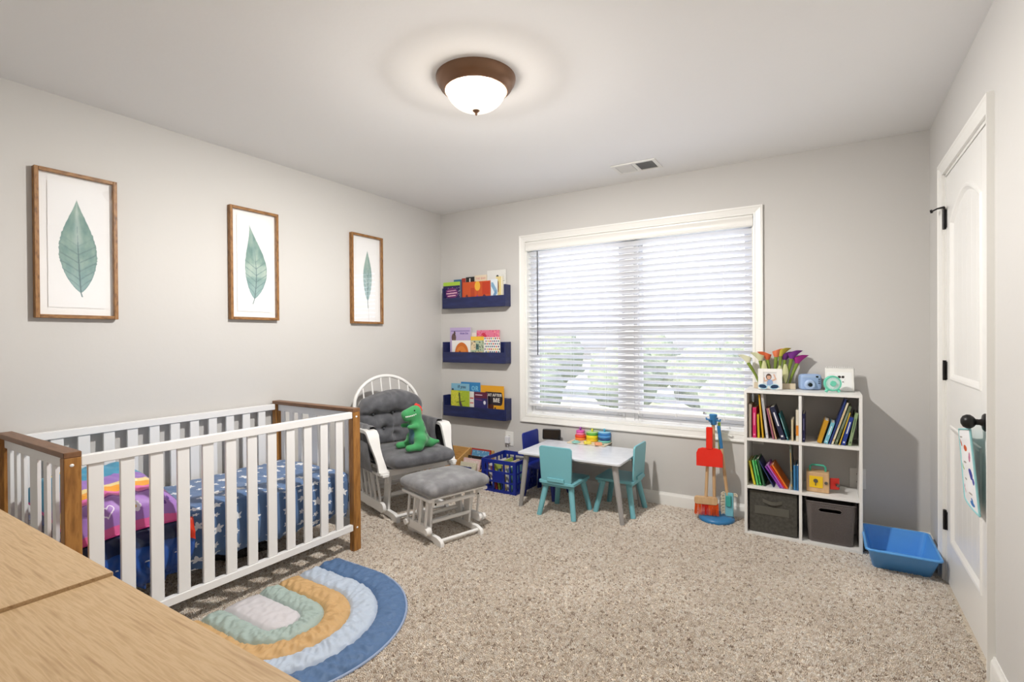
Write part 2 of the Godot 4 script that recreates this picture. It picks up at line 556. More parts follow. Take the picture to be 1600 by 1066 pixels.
func room() -> void:
	struct("floor", Geo.new().box(Vector3(W / 2, -0.1, D / 2), Vector3(W + 0.4, 0.2, D + 0.4)), M["carpet backing"], "beige carpeted bedroom floor", "floor")
	struct("ceiling", Geo.new().box(Vector3(W / 2, H + 0.1, D / 2), Vector3(W + 0.5, 0.2, D + 0.5)), M["ceiling paint"], "flat white ceiling above the whole bedroom", "ceiling")
	struct("wall_left", Geo.new().box(Vector3(-0.1, H / 2, D / 2), Vector3(0.2, H + 0.2, D + 0.5)), M["wall paint"], "light greige wall behind the crib with three pictures", "wall")
	var g := Geo.new()
	var x0 := 0.949
	var x1 := 2.739
	var y0 := 0.58
	var y1 := 2.075
	g.box(Vector3((x0 - 0.2) / 2, H / 2, -0.07), Vector3(x0 + 0.2, H + 0.2, 0.14))
	g.box(Vector3((x1 + W + 0.2) / 2, H / 2, -0.07), Vector3(W + 0.2 - x1, H + 0.2, 0.14))
	g.box(Vector3((x0 + x1) / 2, (y0 - 0.1) / 2, -0.07), Vector3(x1 - x0, y0 + 0.1, 0.14))
	g.box(Vector3((x0 + x1) / 2, (y1 + H + 0.1) / 2, -0.07), Vector3(x1 - x0, H + 0.1 - y1, 0.14))
	struct("wall_back", g, M["wall paint"], "light greige wall around the wide window", "wall")
	g = Geo.new()
	g.box(Vector3(W + 0.06, H / 2, 0.12), Vector3(0.12, H + 0.2, 0.64))
	g.box(Vector3(W + 0.06, H / 2, (1.29 + D + 0.2) / 2), Vector3(0.12, H + 0.2, D + 0.2 - 1.29))
	g.box(Vector3(W + 0.06, (2.06 + H + 0.1) / 2, 0.865), Vector3(0.12, H + 0.1 - 2.06, 0.85))
	g.box(Vector3(W + 0.17, H / 2, D / 2), Vector3(0.1, H + 0.2, D + 0.4))
	struct("wall_right", g, M["wall paint"], "light greige wall holding the white closet door", "wall")
	struct("wall_near", Geo.new().box(Vector3(W / 2, H / 2, D + 0.1), Vector3(W + 0.5, H + 0.2, 0.2)), M["wall paint"], "light greige wall facing the window", "wall")
	skirting("baseboard_back", Vector3(0, 0, 0), Vector3(W, 0, 0), Vector3.BACK)
	skirting("baseboard_left", Vector3(0, 0, 0.014), Vector3(0, 0, D), Vector3.RIGHT)
	skirting("baseboard_right", Vector3(W, 0, 1.34), Vector3(W, 0, D), Vector3.LEFT)
	skirting("baseboard_corner", Vector3(W, 0, 0.014), Vector3(W, 0, 0.385), Vector3.LEFT)
	skirting("baseboard_near", Vector3(0.014, 0, D), Vector3(W - 0.014, 0, D), Vector3.FORWARD)

func casing_side(g: Geo, a: Vector3, b: Vector3, inw: Vector3, out: Vector3, wide: float, thick: float) -> void:
	# one mitred stick of casing between the inner corners a and b; inw points at the opening, out into the room
	var along := (b - a).normalized()
	var prof := [Vector2(0, 0), Vector2(0, thick * 0.55), Vector2(wide * 0.12, thick * 0.62), Vector2(wide * 0.2, thick * 0.5), Vector2(wide * 0.75, thick * 0.86), Vector2(wide * 0.82, thick), Vector2(wide, thick), Vector2(wide, 0)]
	for i in prof.size() - 1:
		var p: Vector2 = prof[i]
		var q: Vector2 = prof[i + 1]
		var d := (q - p).normalized()
		var nn := (inw * d.y + out * d.x).normalized()
		var w := []
		for e in [[p, 0], [q, 0], [q, 1], [p, 1]]:
			var k: Vector2 = e[0]
			w.append((b + along * k.x if e[1] else a - along * k.x) - inw * k.x + out * k.y)
		g.quad(w[0], w[1], w[2], w[3], nn)
	for e in [[a, -1.0], [b, 1.0]]:
		var f := []
		for p in prof: f.append(e[0] + along * p.x * float(e[1]) - inw * p.x + out * p.y)
		for i in range(1, f.size() - 1): g.tri(f[0], f[i], f[i + 1], along * float(e[1]), along * float(e[1]), along * float(e[1]))

func window_and_blind() -> void:
	var x0 := 0.949
	var x1 := 2.739
	var y0 := 0.58
	var y1 := 2.075
	var win := thing("window_1", "wide white twin window with two sashes on each side", "window", Vector3.ZERO, 0, "", "structure")
	var t = M["trim white"]
	var c := [Vector3(x0, y0, 0), Vector3(x1, y0, 0), Vector3(x1, y1, 0), Vector3(x0, y1, 0)]
	var dirs := [Vector3.UP, Vector3.LEFT, Vector3.DOWN, Vector3.RIGHT]
	for i in 4:
		var g := Geo.new()
		casing_side(g, c[i], c[(i + 1) % 4], dirs[i], Vector3.BACK, 0.057, 0.018)
		put("casing", g, t, win)
	# jamb liner and stool inside the opening
	var g := Geo.new()
	g.box(Vector3((x0 + x1) / 2, y0 + 0.006, -0.07), Vector3(x1 - x0, 0.012, 0.14), 0.002)
	put("sill", g, t, win)
	for s in [x0 + 0.005, x1 - 0.005]:
		put("jamb", Geo.new().box(Vector3(s, (y0 + y1) / 2, -0.07), Vector3(0.01, y1 - y0, 0.14)), t, win)
	put("head_jamb", Geo.new().box(Vector3((x0 + x1) / 2, y1 - 0.005, -0.07), Vector3(x1 - x0, 0.01, 0.14)), t, win)
	var v = M["vinyl white"]
	put("mullion", Geo.new().box(Vector3(1.844, (y0 + y1) / 2, -0.105), Vector3(0.075, y1 - y0 - 0.02, 0.06), 0.004), v, win)
	for k in 2:
		var a: float = [x0 + 0.01, 1.8815][k]
		var b: float = [1.8065, x1 - 0.01][k]
		var fr := Geo.new()
		for e in [[a + 0.014, 0], [b - 0.014, 0]]: fr.box(Vector3(e[0], (y0 + y1) / 2, -0.11), Vector3(0.028, y1 - y0 - 0.02, 0.055), 0.003)
		for y in [y0 + 0.028, y1 - 0.026]: fr.box(Vector3((a + b) / 2, y, -0.11), Vector3(b - a - 0.056, 0.032, 0.055), 0.003)
		put("window_frame", fr, v, win)
		for s in 2:
			var lo: float = [y0 + 0.044, 1.285][s]
			var hi: float = [1.31, y1 - 0.042][s]
			var z: float = [-0.098, -0.122][s]
			var sash := Geo.new()
			for x in [a + 0.045, b - 0.045]: sash.box(Vector3(x, (lo + hi) / 2, z), Vector3(0.034, hi - lo, 0.022), 0.003)
			for y in [lo + 0.018, hi - 0.016]: sash.box(Vector3((a + b) / 2, y, z), Vector3(b - a - 0.124, 0.034, 0.022), 0.003)
			var so := put("sash", sash, v, win)
			put("pane", Geo.new().box(Vector3((a + b) / 2, (lo + hi) / 2, z), Vector3(b - a - 0.12, hi - lo - 0.06, 0.004)), M["pane"], so)
		put("sash_lock", Geo.new().box(Vector3((a + b) / 2, 1.316, -0.094), Vector3(0.06, 0.012, 0.02), 0.003), v, win)
	# the blind, slats tilted with their room edge up
	var bl := thing("window_blind", "white faux wood venetian blind lowered over the window", "blind", Vector3(1.844, 0.62, -0.045))
	var o := -bl.position
	var val := Geo.new()
	val.xf = Transform3D(Basis(Vector3.BACK, Vector3.UP, Vector3.LEFT), Vector3(x1 - 0.004, 1.996, -0.02) + o)
	val.prism([Vector2(0, 0), Vector2(0.03, 0), Vector2(0.033, 0.006), Vector2(0.026, 0.014), Vector2(0.026, 0.05), Vector2(0.036, 0.058), Vector2(0.036, 0.068), Vector2(0, 0.068)], 0.0, x1 - x0 - 0.008)
	put("valance", val, M["trim white"], bl)
	put("headrail", Geo.new().box(Vector3(1.844, 2.035, -0.05) + o, Vector3(1.76, 0.05, 0.05), 0.003), v, bl)
	var sl := Geo.new()
	var tilt := deg_to_rad(35.0)
	var half := 0.883
	var prev := []
	for i in 9:
		var s := (i / 8.0 - 0.5) * 0.05
		var bow := 0.0022 * (1.0 - pow(s / 0.025, 2.0))
		prev.append(Vector3(0, s * sin(tilt) + bow * cos(tilt), s * cos(tilt) - bow * sin(tilt)))
	for i in 8:
		var a: Vector3 = prev[i]
		var b: Vector3 = prev[i + 1]
		var d := (b - a).normalized()
		var nn := Vector3(1, 0, 0).cross(d).normalized()
		if nn.y < 0.0: nn = -nn
		var th := nn * 0.0013
		var L := Vector3(-half, 0, 0)
		var R := Vector3(half, 0, 0)
		sl.quad(a + th + L, a + th + R, b + th + R, b + th + L, nn)
		sl.quad(a - th + L, a - th + R, b - th + R, b - th + L, -nn)
		for e in [[L, Vector3.LEFT], [R, Vector3.RIGHT]]:
			sl.quad(a + th + e[0], a - th + e[0], b - th + e[0], b + th + e[0], e[1])
		if i == 0: sl.quad(a + th + L, a + th + R, a - th + R, a - th + L, -d)
		if i == 7: sl.quad(b + th + L, b + th + R, b - th + R, b - th + L, d)
	var sm := sl.mesh()
	for k in 28:
		put("slat", sm, M["slat white"], bl, Vector3(1.844, 1.973 - 0.0465 * k, -0.045) + o)
	put("bottom_rail", Geo.new().box(Vector3(1.844, 0.672, -0.045) + o, Vector3(1.766, 0.024, 0.05), 0.005), M["slat white"], bl)
	for x in [1.09, 1.365, 1.665, 1.935, 2.215, 2.545]:
		for z in [-0.019, -0.071]:
			put("ladder_cord", Geo.new().tube([Vector3(x, 2.01, z) + o, Vector3(x, 0.68, z) + o], 0.0009, 4), M["cord white"], bl)
		put("cord_button", Geo.new().lathe([Vector2(0.0, -0.012), Vector2(0.006, -0.01), Vector2(0.0045, 0.004), Vector2(0.002, 0.012), Vector2(0, 0.012)], 8, Vector3(x, 0.668, -0.014) + o), M["cord white"], bl)
	put("tilt_wand", Geo.new().tube([Vector3(1.062, 1.99, -0.004) + o, Vector3(1.06, 1.1, -0.006) + o], 0.0045, 6), M["wand grey"], bl)

func closet_door() -> void:
	# local x runs along the wall (world z), local z points into the room
	var dw := thing("door_1", "white two-panel arched closet door with black hinges and knob", "door", Vector3(W, 0, 0), -PI / 2, "", "structure")
	var m = M["door white"]
	var x0 := 0.462
	var x1 := 1.27
	var zf := -0.004
	put("slab", Geo.new().box(Vector3((x0 + x1) / 2, 1.026, -0.029), Vector3(x1 - x0, 2.028, 0.03)), m, dw)
	var a := 0.565
	var b := 1.14
	for e in [[x0, a], [b, x1]]:
		put("stile", Geo.new().box(Vector3((e[0] + e[1]) / 2, 1.026, -0.009), Vector3(e[1] - e[0], 2.028, 0.012), 0.001), m, dw)
	put("bottom_rail", Geo.new().box(Vector3((a + b) / 2, 0.1215, -0.009), Vector3(b - a, 0.219, 0.012), 0.001), m, dw)
	put("lock_rail", Geo.new().box(Vector3((a + b) / 2, 0.9175, -0.009), Vector3(b - a, 0.225, 0.012), 0.001), m, dw)
	var arch := []
	for i in 13:
		var t := i / 12.0
		arch.append(Vector2(lerpf(a, b, t), 1.80 + 0.105 * sin(t * PI)))
	var top := arch.duplicate()
	top.append(Vector2(b, 2.04))
	top.append(Vector2(a, 2.04))
	put("top_rail", Geo.new().prism(top, -0.015, -0.003), m, dw)
	# mouldings round the two panels
	for k in 2:
		var line := []
		if k == 0:
			line = [Vector2(a, 0.231), Vector2(b, 0.231), Vector2(b, 0.805), Vector2(a, 0.805), Vector2(a, 0.231)]
		else:
			line = [Vector2(a, 1.03), Vector2(b, 1.03)]
			for i in 13: line.append(arch[12 - i])
			line.append(Vector2(a, 1.03))
		var g := Geo.new()
		line.pop_back()
		var cnt := line.size()
		var inward := []
		for i in cnt:
			var d0: Vector2 = (line[i] - line[(i + cnt - 1) % cnt]).normalized()
			var d1: Vector2 = (line[(i + 1) % cnt] - line[i]).normalized()
			var nn := (Vector2(-d0.y, d0.x) + Vector2(-d1.y, d1.x)).normalized()
			inward.append(nn / maxf(0.4, nn.dot(Vector2(-d0.y, d0.x))))
		var steps := [[-0.004, -0.0035], [0.0, 0.002], [0.005, 0.003], [0.014, 0.0005], [0.03, -0.0115]]
		for e in steps.size() - 1:
			for i in cnt:
				var j := (i + 1) % cnt
				var s0: float = steps[e][0]
				var s1: float = steps[e + 1][0]
				var h0: float = steps[e][1]
				var h1: float = steps[e + 1][1]
				var d: Vector2 = (line[j] - line[i]).normalized()
				var nn := Vector3(-d.y * (h0 - h1), d.x * (h0 - h1), s1 - s0).normalized()
				var q := []
				for w in [[i, s0, h0], [j, s0, h0], [j, s1, h1], [i, s1, h1]]:
					var c: Vector2 = line[w[0]] + inward[w[0]] * float(w[1])
					q.append(Vector3(c.x, c.y, w[2]))
				g.quad(q[0], q[1], q[2], q[3], nn)
		put("panel_moulding", g, m, dw)
		for i in 6:
			var w := (b - a - 0.05) / 6.0
			var cx := a + 0.025 + w * (i + 0.5)
			var lo: float = [0.25, 1.05][k]
			var hi: float = [0.79, 1.80 + 0.105 * sin((cx - a) / (b - a) * PI) - 0.012][k]
			put("plank", Geo.new().box(Vector3(cx, (lo + hi) / 2, -0.0135), Vector3(w - 0.001, hi - lo, 0.006), 0.0028), m, dw)
	# casing and jamb
	var t = M["trim white"]
	var ci := [[Vector3(0.442, 0, 0), Vector3(0.442, 2.058, 0), Vector3.RIGHT], [Vector3(0.442, 2.058, 0), Vector3(1.283, 2.058, 0), Vector3.DOWN], [Vector3(1.283, 2.058, 0), Vector3(1.283, 0, 0), Vector3.LEFT]]
	for i in 3:
		var g := Geo.new()
		casing_side(g, ci[i][0], ci[i][1], ci[i][2], Vector3.BACK, 0.057, 0.022)
		put("casing", g, t, dw)
	put("jamb", Geo.new().box(Vector3(0.452, 1.03, -0.025), Vector3(0.018, 2.06, 0.05)), t, dw)
	put("jamb", Geo.new().box(Vector3(1.28, 1.03, -0.025), Vector3(0.018, 2.06, 0.05)), t, dw)
	put("jamb", Geo.new().box(Vector3(0.866, 2.052, -0.025), Vector3(0.83, 0.018, 0.05)), t, dw)
	var iron = M["black iron"]
	for y in [0.315, 1.07, 1.83]:
		var g := Geo.new()
		g.tube([Vector3(0.458, y - 0.05, 0.004), Vector3(0.458, y + 0.05, 0.004)], 0.0075, 10)
		g.box(Vector3(0.45, y, 0.0005), Vector3(0.022, 0.09, 0.004), 0.001)
		g.box(Vector3(0.472, y, -0.001), Vector3(0.026, 0.09, 0.004), 0.001)
		var hi := put("hinge", g, iron, dw)
		if y > 1.5:
			var s := Geo.new()
			s.tube([Vector3(0.458, y + 0.052, 0.004), Vector3(0.458, y + 0.062, 0.006), Vector3(0.448, y + 0.06, 0.03), Vector3(0.44, y + 0.052, 0.048)], [0.006, 0.006, 0.004, 0.004], 8)
			s.tube([Vector3(0.44, y + 0.052, 0.047), Vector3(0.437, y + 0.05, 0.056)], 0.009, 8)
			s.tube([Vector3(0.458, y + 0.055, 0.006), Vector3(0.5, y + 0.052, 0.012)], [0.005, 0.006], 8)
			put("door_stop", s, iron, hi)
	var kn := Geo.new()
	kn.xf = Transform3D(Basis(Vector3.RIGHT, PI / 2), Vector3(1.205, 0.915, -0.003))
	kn.lathe([Vector2(0, 0), Vector2(0.034, 0), Vector2(0.034, 0.004), Vector2(0.029, 0.009), Vector2(0.014, 0.011), Vector2(0.011, 0.02), Vector2(0.012, 0.03), Vector2(0.02, 0.036), Vector2(0.027, 0.046), Vector2(0.027, 0.056), Vector2(0.021, 0.067), Vector2(0.01, 0.073), Vector2(0, 0.074)], 20)
	put("knob", kn, iron, dw)
	# the quilted cloth chart on the knob
	var ch := thing("cloth_chart", "small quilted cloth with aqua edge and animal prints hung on doorknob", "wall hanging", Vector3(W - 0.03, 0.9, 1.205))
	var ops := []
	var cols := [rgb(206, 88, 36), rgb(64, 70, 158), rgb(128, 190, 72), rgb(56, 120, 190), rgb(190, 120, 150), rgb(160, 156, 150)]
	for e in [[0.12, 0.16, 0.06, 0.035, 0], [0.32, 0.18, 0.1, 0.05, 0], [0.62, 0.24, 0.1, 0.04, 0], [0.78, 0.55, 0.08, 0.07, 1], [0.86, 0.63, 0.05, 0.04, 1], [0.3, 0.52, 0.1, 0.03, 2], [0.34, 0.5, 0.04, 0.045, 2], [0.66, 0.93, 0.13, 0.03, 3], [0.7, 0.9, 0.05, 0.05, 3], [0.82, 0.34, 0.04, 0.06, 4], [0.3, 0.8, 0.05, 0.06, 4], [0.6, 0.42, 0.08, 0.012, 5], [0.4, 0.66, 0.09, 0.012, 5], [0.7, 0.8, 0.09, 0.012, 5], [0.5, 0.1, 0.12, 0.01, 5]]:
		ops.append(["e", e[0], e[1], e[2], e[3], cols[e[4]]])
	var pm := mk("chart print", Color.WHITE, 0.8, {"tex": page(128, 192, rgb(240, 240, 242), ops), "clamp": true})
	# from the far lower edge to the near upper one, bellying a little off the door
	var corner := [Vector3(0.0, -0.055, -0.26), Vector3(-0.012, -0.015, -0.005), Vector3(0.008, -0.335, 0.035), Vector3(0.006, -0.325, -0.19)]
	var face := func(u: float, w: float) -> Vector3:
		var p: Vector3 = corner[0].lerp(corner[1], u).lerp(corner[3].lerp(corner[2], u), w)
		return p + Vector3(-0.012 * sin(u * PI) * (1.0 - 0.4 * w) - 0.003 * sin(w * 18.0) * sin(u * PI), 0, 0)
	put("quilted_face", Geo.new().sheet(10, 14, face, 1.0), pm, ch)
	var back := func(u: float, w: float) -> Vector3: return face.call(u, w) + Vector3(0.003, 0, 0)
	put("backing", Geo.new().sheet(6, 8, back, 1.0), mk("chart aqua", rgb(146, 200, 204), 0.8), ch)
	var rim := []
	for i in 11: rim.append(face.call(i / 10.0, 0.0))
	for i in 11: rim.append(face.call(1.0, i / 10.0))
	for i in 11: rim.append(face.call(1.0 - i / 10.0, 1.0))
	for i in 11: rim.append(face.call(0.0, 1.0 - i / 10.0))
	put("binding", Geo.new().tube(rim, 0.0038, 6), M["chart aqua"], ch)
	put("loop", Geo.new().tube([face.call(0.93, 0.0), Vector3(-0.019, 0.012, -0.016), Vector3(-0.019, 0.0285, 0.0), Vector3(-0.019, 0.012, 0.016), face.call(0.99, 0.02)], 0.0028, 6), M["chart aqua"], ch)

func outdoors() -> void:
	var y := -3.1
	struct("ground_outside", Geo.new().box(Vector3(0, y - 0.15, -45), Vector3(160, 0.3, 86)), mk("lawn", Color.WHITE, 0.95, {"tex": ntex(0.02, [[0.0, rgb(100, 110, 82)], [0.5, rgb(134, 140, 110)], [1.0, rgb(164, 164, 140)]], 101, 5, 512), "tri": 0.12}), "pale lawn seen outside through the blind", "ground")
	struct("road_outside", Geo.new().box(Vector3(-3, y + 0.02, -9), Vector3(16, 0.06, 13), 0.0, Basis(Vector3.UP, 0.2)), mk("concrete", rgb(214, 212, 208), 0.9), "pale concrete driveway outside the window", "driveway")
	var leaf := mk("tree leaves", Color.WHITE, 0.9, {"tex": ntex(0.04, [[0.0, rgb(84, 94, 78)], [0.5, rgb(116, 126, 102)], [1.0, rgb(154, 162, 132)]], 102, 4, 256), "tri": 0.6})
	var bark := mk("bark", rgb(106, 90, 74), 0.9)
	var nz := FastNoiseLite.new()
	nz.seed = 5
	nz.frequency = 0.9
	var spots := [[-17.0, -19.0, 3.6], [-12.5, -22.0, 4.0], [-9.0, -17.5, 3.3], [-5.5, -20.5, 3.8], [-2.0, -23.0, 3.9], [0.6, -16.0, 3.2], [3.4, -19.5, 3.5], [-7.0, -30.0, 4.4], [-14.5, -31.0, 4.6], [-1.0, -33.0, 4.6], [-21.0, -28.0, 4.5]]
	for i in spots.size():
		var s: Array = spots[i]
		var tr := thing("tree", "leafy green tree outside, glimpsed between the blind slats", "tree", Vector3(s[0], y, s[1]), 0, "trees outside the window")
		put("trunk", Geo.new().tube([Vector3.ZERO, Vector3(0, s[2] * 0.35, 0)], [0.2, 0.13], 8), bark, tr)
		var off := Vector3(i * 17.0, 0, 0)
		var r: float = s[2] * 0.44
		var f := func(u: float, w: float) -> Vector3:
			var d := Vector3(cos(u * TAU) * sin(w * PI), -cos(w * PI), sin(u * TAU) * sin(w * PI))
			return Vector3(0, s[2] * 0.62, 0) + d * Vector3(r, r * 0.95, r) * (1.0 + 0.4 * nz.get_noise_3dv(d * 3.0 + off) + 0.25 * nz.get_noise_3dv(d * 8.0 + off))
		put("crown", Geo.new().sheet(22, 14, f, -1.0, true), leaf, tr)
	var ho := thing("neighbour_house", "pale neighbouring house beyond the trees outside", "house", Vector3(9.5, y, -36), 0.3)
	put("walls", Geo.new().box(Vector3(0, 1.35, 0), Vector3(8, 2.7, 7)), mk("siding", rgb(206, 204, 200), 0.8), ho)
	var rf := Geo.new()
	rf.xf = Transform3D(Basis.IDENTITY, Vector3(0, 2.7, 0))
	rf.prism([Vector2(-4.4, 0), Vector2(4.4, 0), Vector2(0, 1.5)], -3.8, 3.8)
	put("roof", rf, mk("roof grey", rgb(150, 150, 154), 0.9), ho)
	for x in [-2.2, 0.4, 2.6]:
		put("window", Geo.new().box(Vector3(x, 1.5, 3.5), Vector3(1.0, 1.3, 0.06), 0.01), mk("far glass", rgb(70, 78, 88), 0.1), ho)

func ceiling_lamp() -> void:
	var c := Vector3(1.795, H, 1.885)
	var l := thing("ceiling_lamp", "lit flush ceiling lamp with bronze rim and ribbed glass bowl", "lamp", c)
	put("rim", Geo.new().lathe([Vector2(0.13, -0.056), Vector2(0.142, -0.061), Vector2(0.15, -0.056), Vector2(0.154, -0.047), Vector2(0.163, -0.044), Vector2(0.17, -0.03), Vector2(0.178, -0.02), Vector2(0.182, -0.008), Vector2(0.182, 0.0)], 56), M["bronze"], l)
	var bowl := []
	for i in 13:
		var t := i / 12.0
		bowl.append(Vector2(0.136 * sin(t * PI / 2.0), -0.05 - 0.098 * cos(t * PI / 2.0)))
	bowl.append(Vector2(0.136, -0.03))
	var gm := mk("lamp glass", rgb(250, 246, 238), 0.3, {"glow": Color(1.0, 0.95, 0.87), "power": 0.74})
	put("glass_bowl", Geo.new().lathe(bowl, 160, Vector3.ZERO, 40, 0.006), gm, l)
	put("finial", Geo.new().lathe([Vector2(0, -0.17), Vector2(0.003, -0.168), Vector2(0.006, -0.162), Vector2(0.005, -0.158), Vector2(0.011, -0.153), Vector2(0.017, -0.147), Vector2(0.014, -0.143), Vector2(0, -0.14)], 20), M["bronze"], l)
	# two lamps behind the glass: the bulb, shaded from the ceiling by the bronze pan, and the glow of the bowl itself
	for e in [["bulb_light", -0.043, 3.2, 0.05, Color(1.0, 0.985, 0.965)], ["bowl_light", -0.11, 0.13, 0.1, Color(1.0, 0.96, 0.91)]]:
		var o := OmniLight3D.new()
		o.name = e[0]
		o.position = Vector3(0, e[1], 0)
		o.light_color = e[4]
		o.light_energy = e[2]
		o.light_size = e[3]
		o.omni_range = 12.0
		o.omni_attenuation = 2.0
		o.shadow_enabled = true
		l.add_child(o)

func ceiling_vent() -> void:
	var v := thing("ceiling_vent", "white rectangular louvred air vent in the ceiling", "vent", Vector3(2.035, H, 0.315))
	var m = M["trim white"]
	var g := Geo.new()
	for z in [-0.088, 0.088]: g.box(Vector3(0, -0.004, z), Vector3(0.31, 0.008, 0.024), 0.002)
	for x in [-0.142, 0.0, 0.142]: g.box(Vector3(x, -0.004, 0), Vector3(0.026, 0.008, 0.152), 0.002)
	put("frame", g, m, v)
	put("painted_shade_plate", Geo.new().box(Vector3(0, -0.0008, 0), Vector3(0.29, 0.0016, 0.17)), mk("vent shade paint", rgb(92, 94, 98), 0.8), v)  # dark grey plate on the flat ceiling: painted shade of a vent recess
	for k in 2:
		for i in 9:
			put("louvre", Geo.new().box(Vector3((-0.123 if k == 0 else 0.02) + 0.0115 * (i + 0.5), -0.0045, 0), Vector3(0.0012, 0.011 if k == 1 else 0.0165, 0.152), 0.0, Basis(Vector3.BACK, 0.75 if k == 1 else -1.0)), m, v)


# ---------------------------------------------------------------- furniture
func dressers() -> void:
	for k in 2:
		var x0: float = [1.2, 2.0][k]
		var top: float = [0.807, 0.8][k]
		var d := thing("chest_of_drawers", ["oak chest of drawers, its top slightly higher, nearer the crib", "oak chest of drawers, its top slightly lower, beside the taller one"][k], "dresser", Vector3(x0 + 0.4, 0, 3.64))
		var zf := 3.362 - 3.64
		put("top", Geo.new().box(Vector3(0, top - 0.011, zf + 0.265), Vector3(0.8 if k == 1 else 0.799, 0.022, 0.53), 0.0015), M["oak top"], d)
		for s in [-1.0, 1.0]: put("side", Geo.new().box(Vector3(s * 0.385, (top - 0.022 + 0.05) / 2, zf + 0.27), Vector3(0.02, top - 0.072, 0.5), 0.001), M["oak front"], d)
		put("back", Geo.new().box(Vector3(0, (top + 0.028) / 2, zf + 0.515), Vector3(0.75, top - 0.08, 0.01)), M["oak edge"], d)
		put("plinth", Geo.new().box(Vector3(0, 0.035, zf + 0.28), Vector3(0.76, 0.07, 0.46), 0.002), M["oak edge"], d)
		for i in 4:
			var y := 0.075 + 0.176 * (i + 0.5)
			var dr := put("drawer", Geo.new().box(Vector3(0, y, zf + 0.02), Vector3(0.744, 0.168, 0.02), 0.002), M["oak front"], d)
			for x in [-0.2, 0.2]: put("knob", Geo.new().blob(Vector3(x, y, zf - 0.004), Vector3(0.014, 0.014, 0.016), 1.0, 10, 8), M["black iron"], dr)

func crib() -> void:
	var c := thing("crib", "white slatted crib with brown wooden end posts and rails", "crib", Vector3(0.41, 0, 2.4))
	var o := -c.position
	var w = M["crib white"]
	var br = M["crib wood"]
	var z0 := 1.715
	var z1 := 3.085
	for z in [z0 + 0.026, z1 - 0.026]:
		for x in [0.037, 0.79]:
			var p := put("post", Geo.new().box(Vector3(x, 0.41, z) + o, Vector3(0.04, 0.82, 0.052), 0.003), br, c)
			if x > 0.5:
				for y in [0.792, 0.14]: put("bolt_cap", Geo.new().blob(Vector3(x + 0.0205, y, z + 0.003) + o, Vector3(0.003, 0.006, 0.007), 1.0, 10, 6), w, p)
		put("end_rail", Geo.new().box(Vector3(0.4135, 0.83, z) + o, Vector3(0.793, 0.022, 0.054), 0.003), M["crib wood across"], c)
		put("end_top_board", Geo.new().box(Vector3(0.4135, 0.797, z) + o, Vector3(0.713, 0.044, 0.02), 0.002), w, c)
		put("end_bottom_board", Geo.new().box(Vector3(0.4135, 0.15, z) + o, Vector3(0.713, 0.06, 0.02), 0.002), w, c)
		for e in [[0.1, 0.035], [0.19, 0.035], [0.28, 0.035], [0.4135, 0.085], [0.547, 0.035], [0.637, 0.035], [0.727, 0.035]]:
			put("end_slat", Geo.new().box(Vector3(e[0], 0.4775, z) + o, Vector3(e[1], 0.6, 0.014), 0.002), w, c)
	for x in [0.037, 0.79]:
		var back: bool = x < 0.1
		put("top_rail", Geo.new().box(Vector3(x, 0.802, (z0 + z1) / 2) + o, Vector3(0.03, 0.038, z1 - z0 - 0.104), 0.003), w, c)
		put("lower_rail", Geo.new().box(Vector3(x, 0.142, (z0 + z1) / 2) + o, Vector3(0.03, 0.036, z1 - z0 - 0.104), 0.003), w, c)
		for k in 12:
			put("slat", Geo.new().box(Vector3(x, 0.4715, 1.855 + 0.1028 * k) + o, Vector3(0.014, 0.624, 0.05), 0.003), w, c)
	var sp := Geo.new()
	for x in [0.09, 0.7]: sp.box(Vector3(x, 0.285, 2.4) + o, Vector3(0.02, 0.02, 1.24))
	for k in 9: sp.box(Vector3(0.395, 0.285, 1.82 + 0.145 * k) + o, Vector3(0.6, 0.012, 0.02))
	put("mattress_support", sp, mk("spring steel", rgb(60, 60, 62), 0.5, {"metal": 0.5}), c)

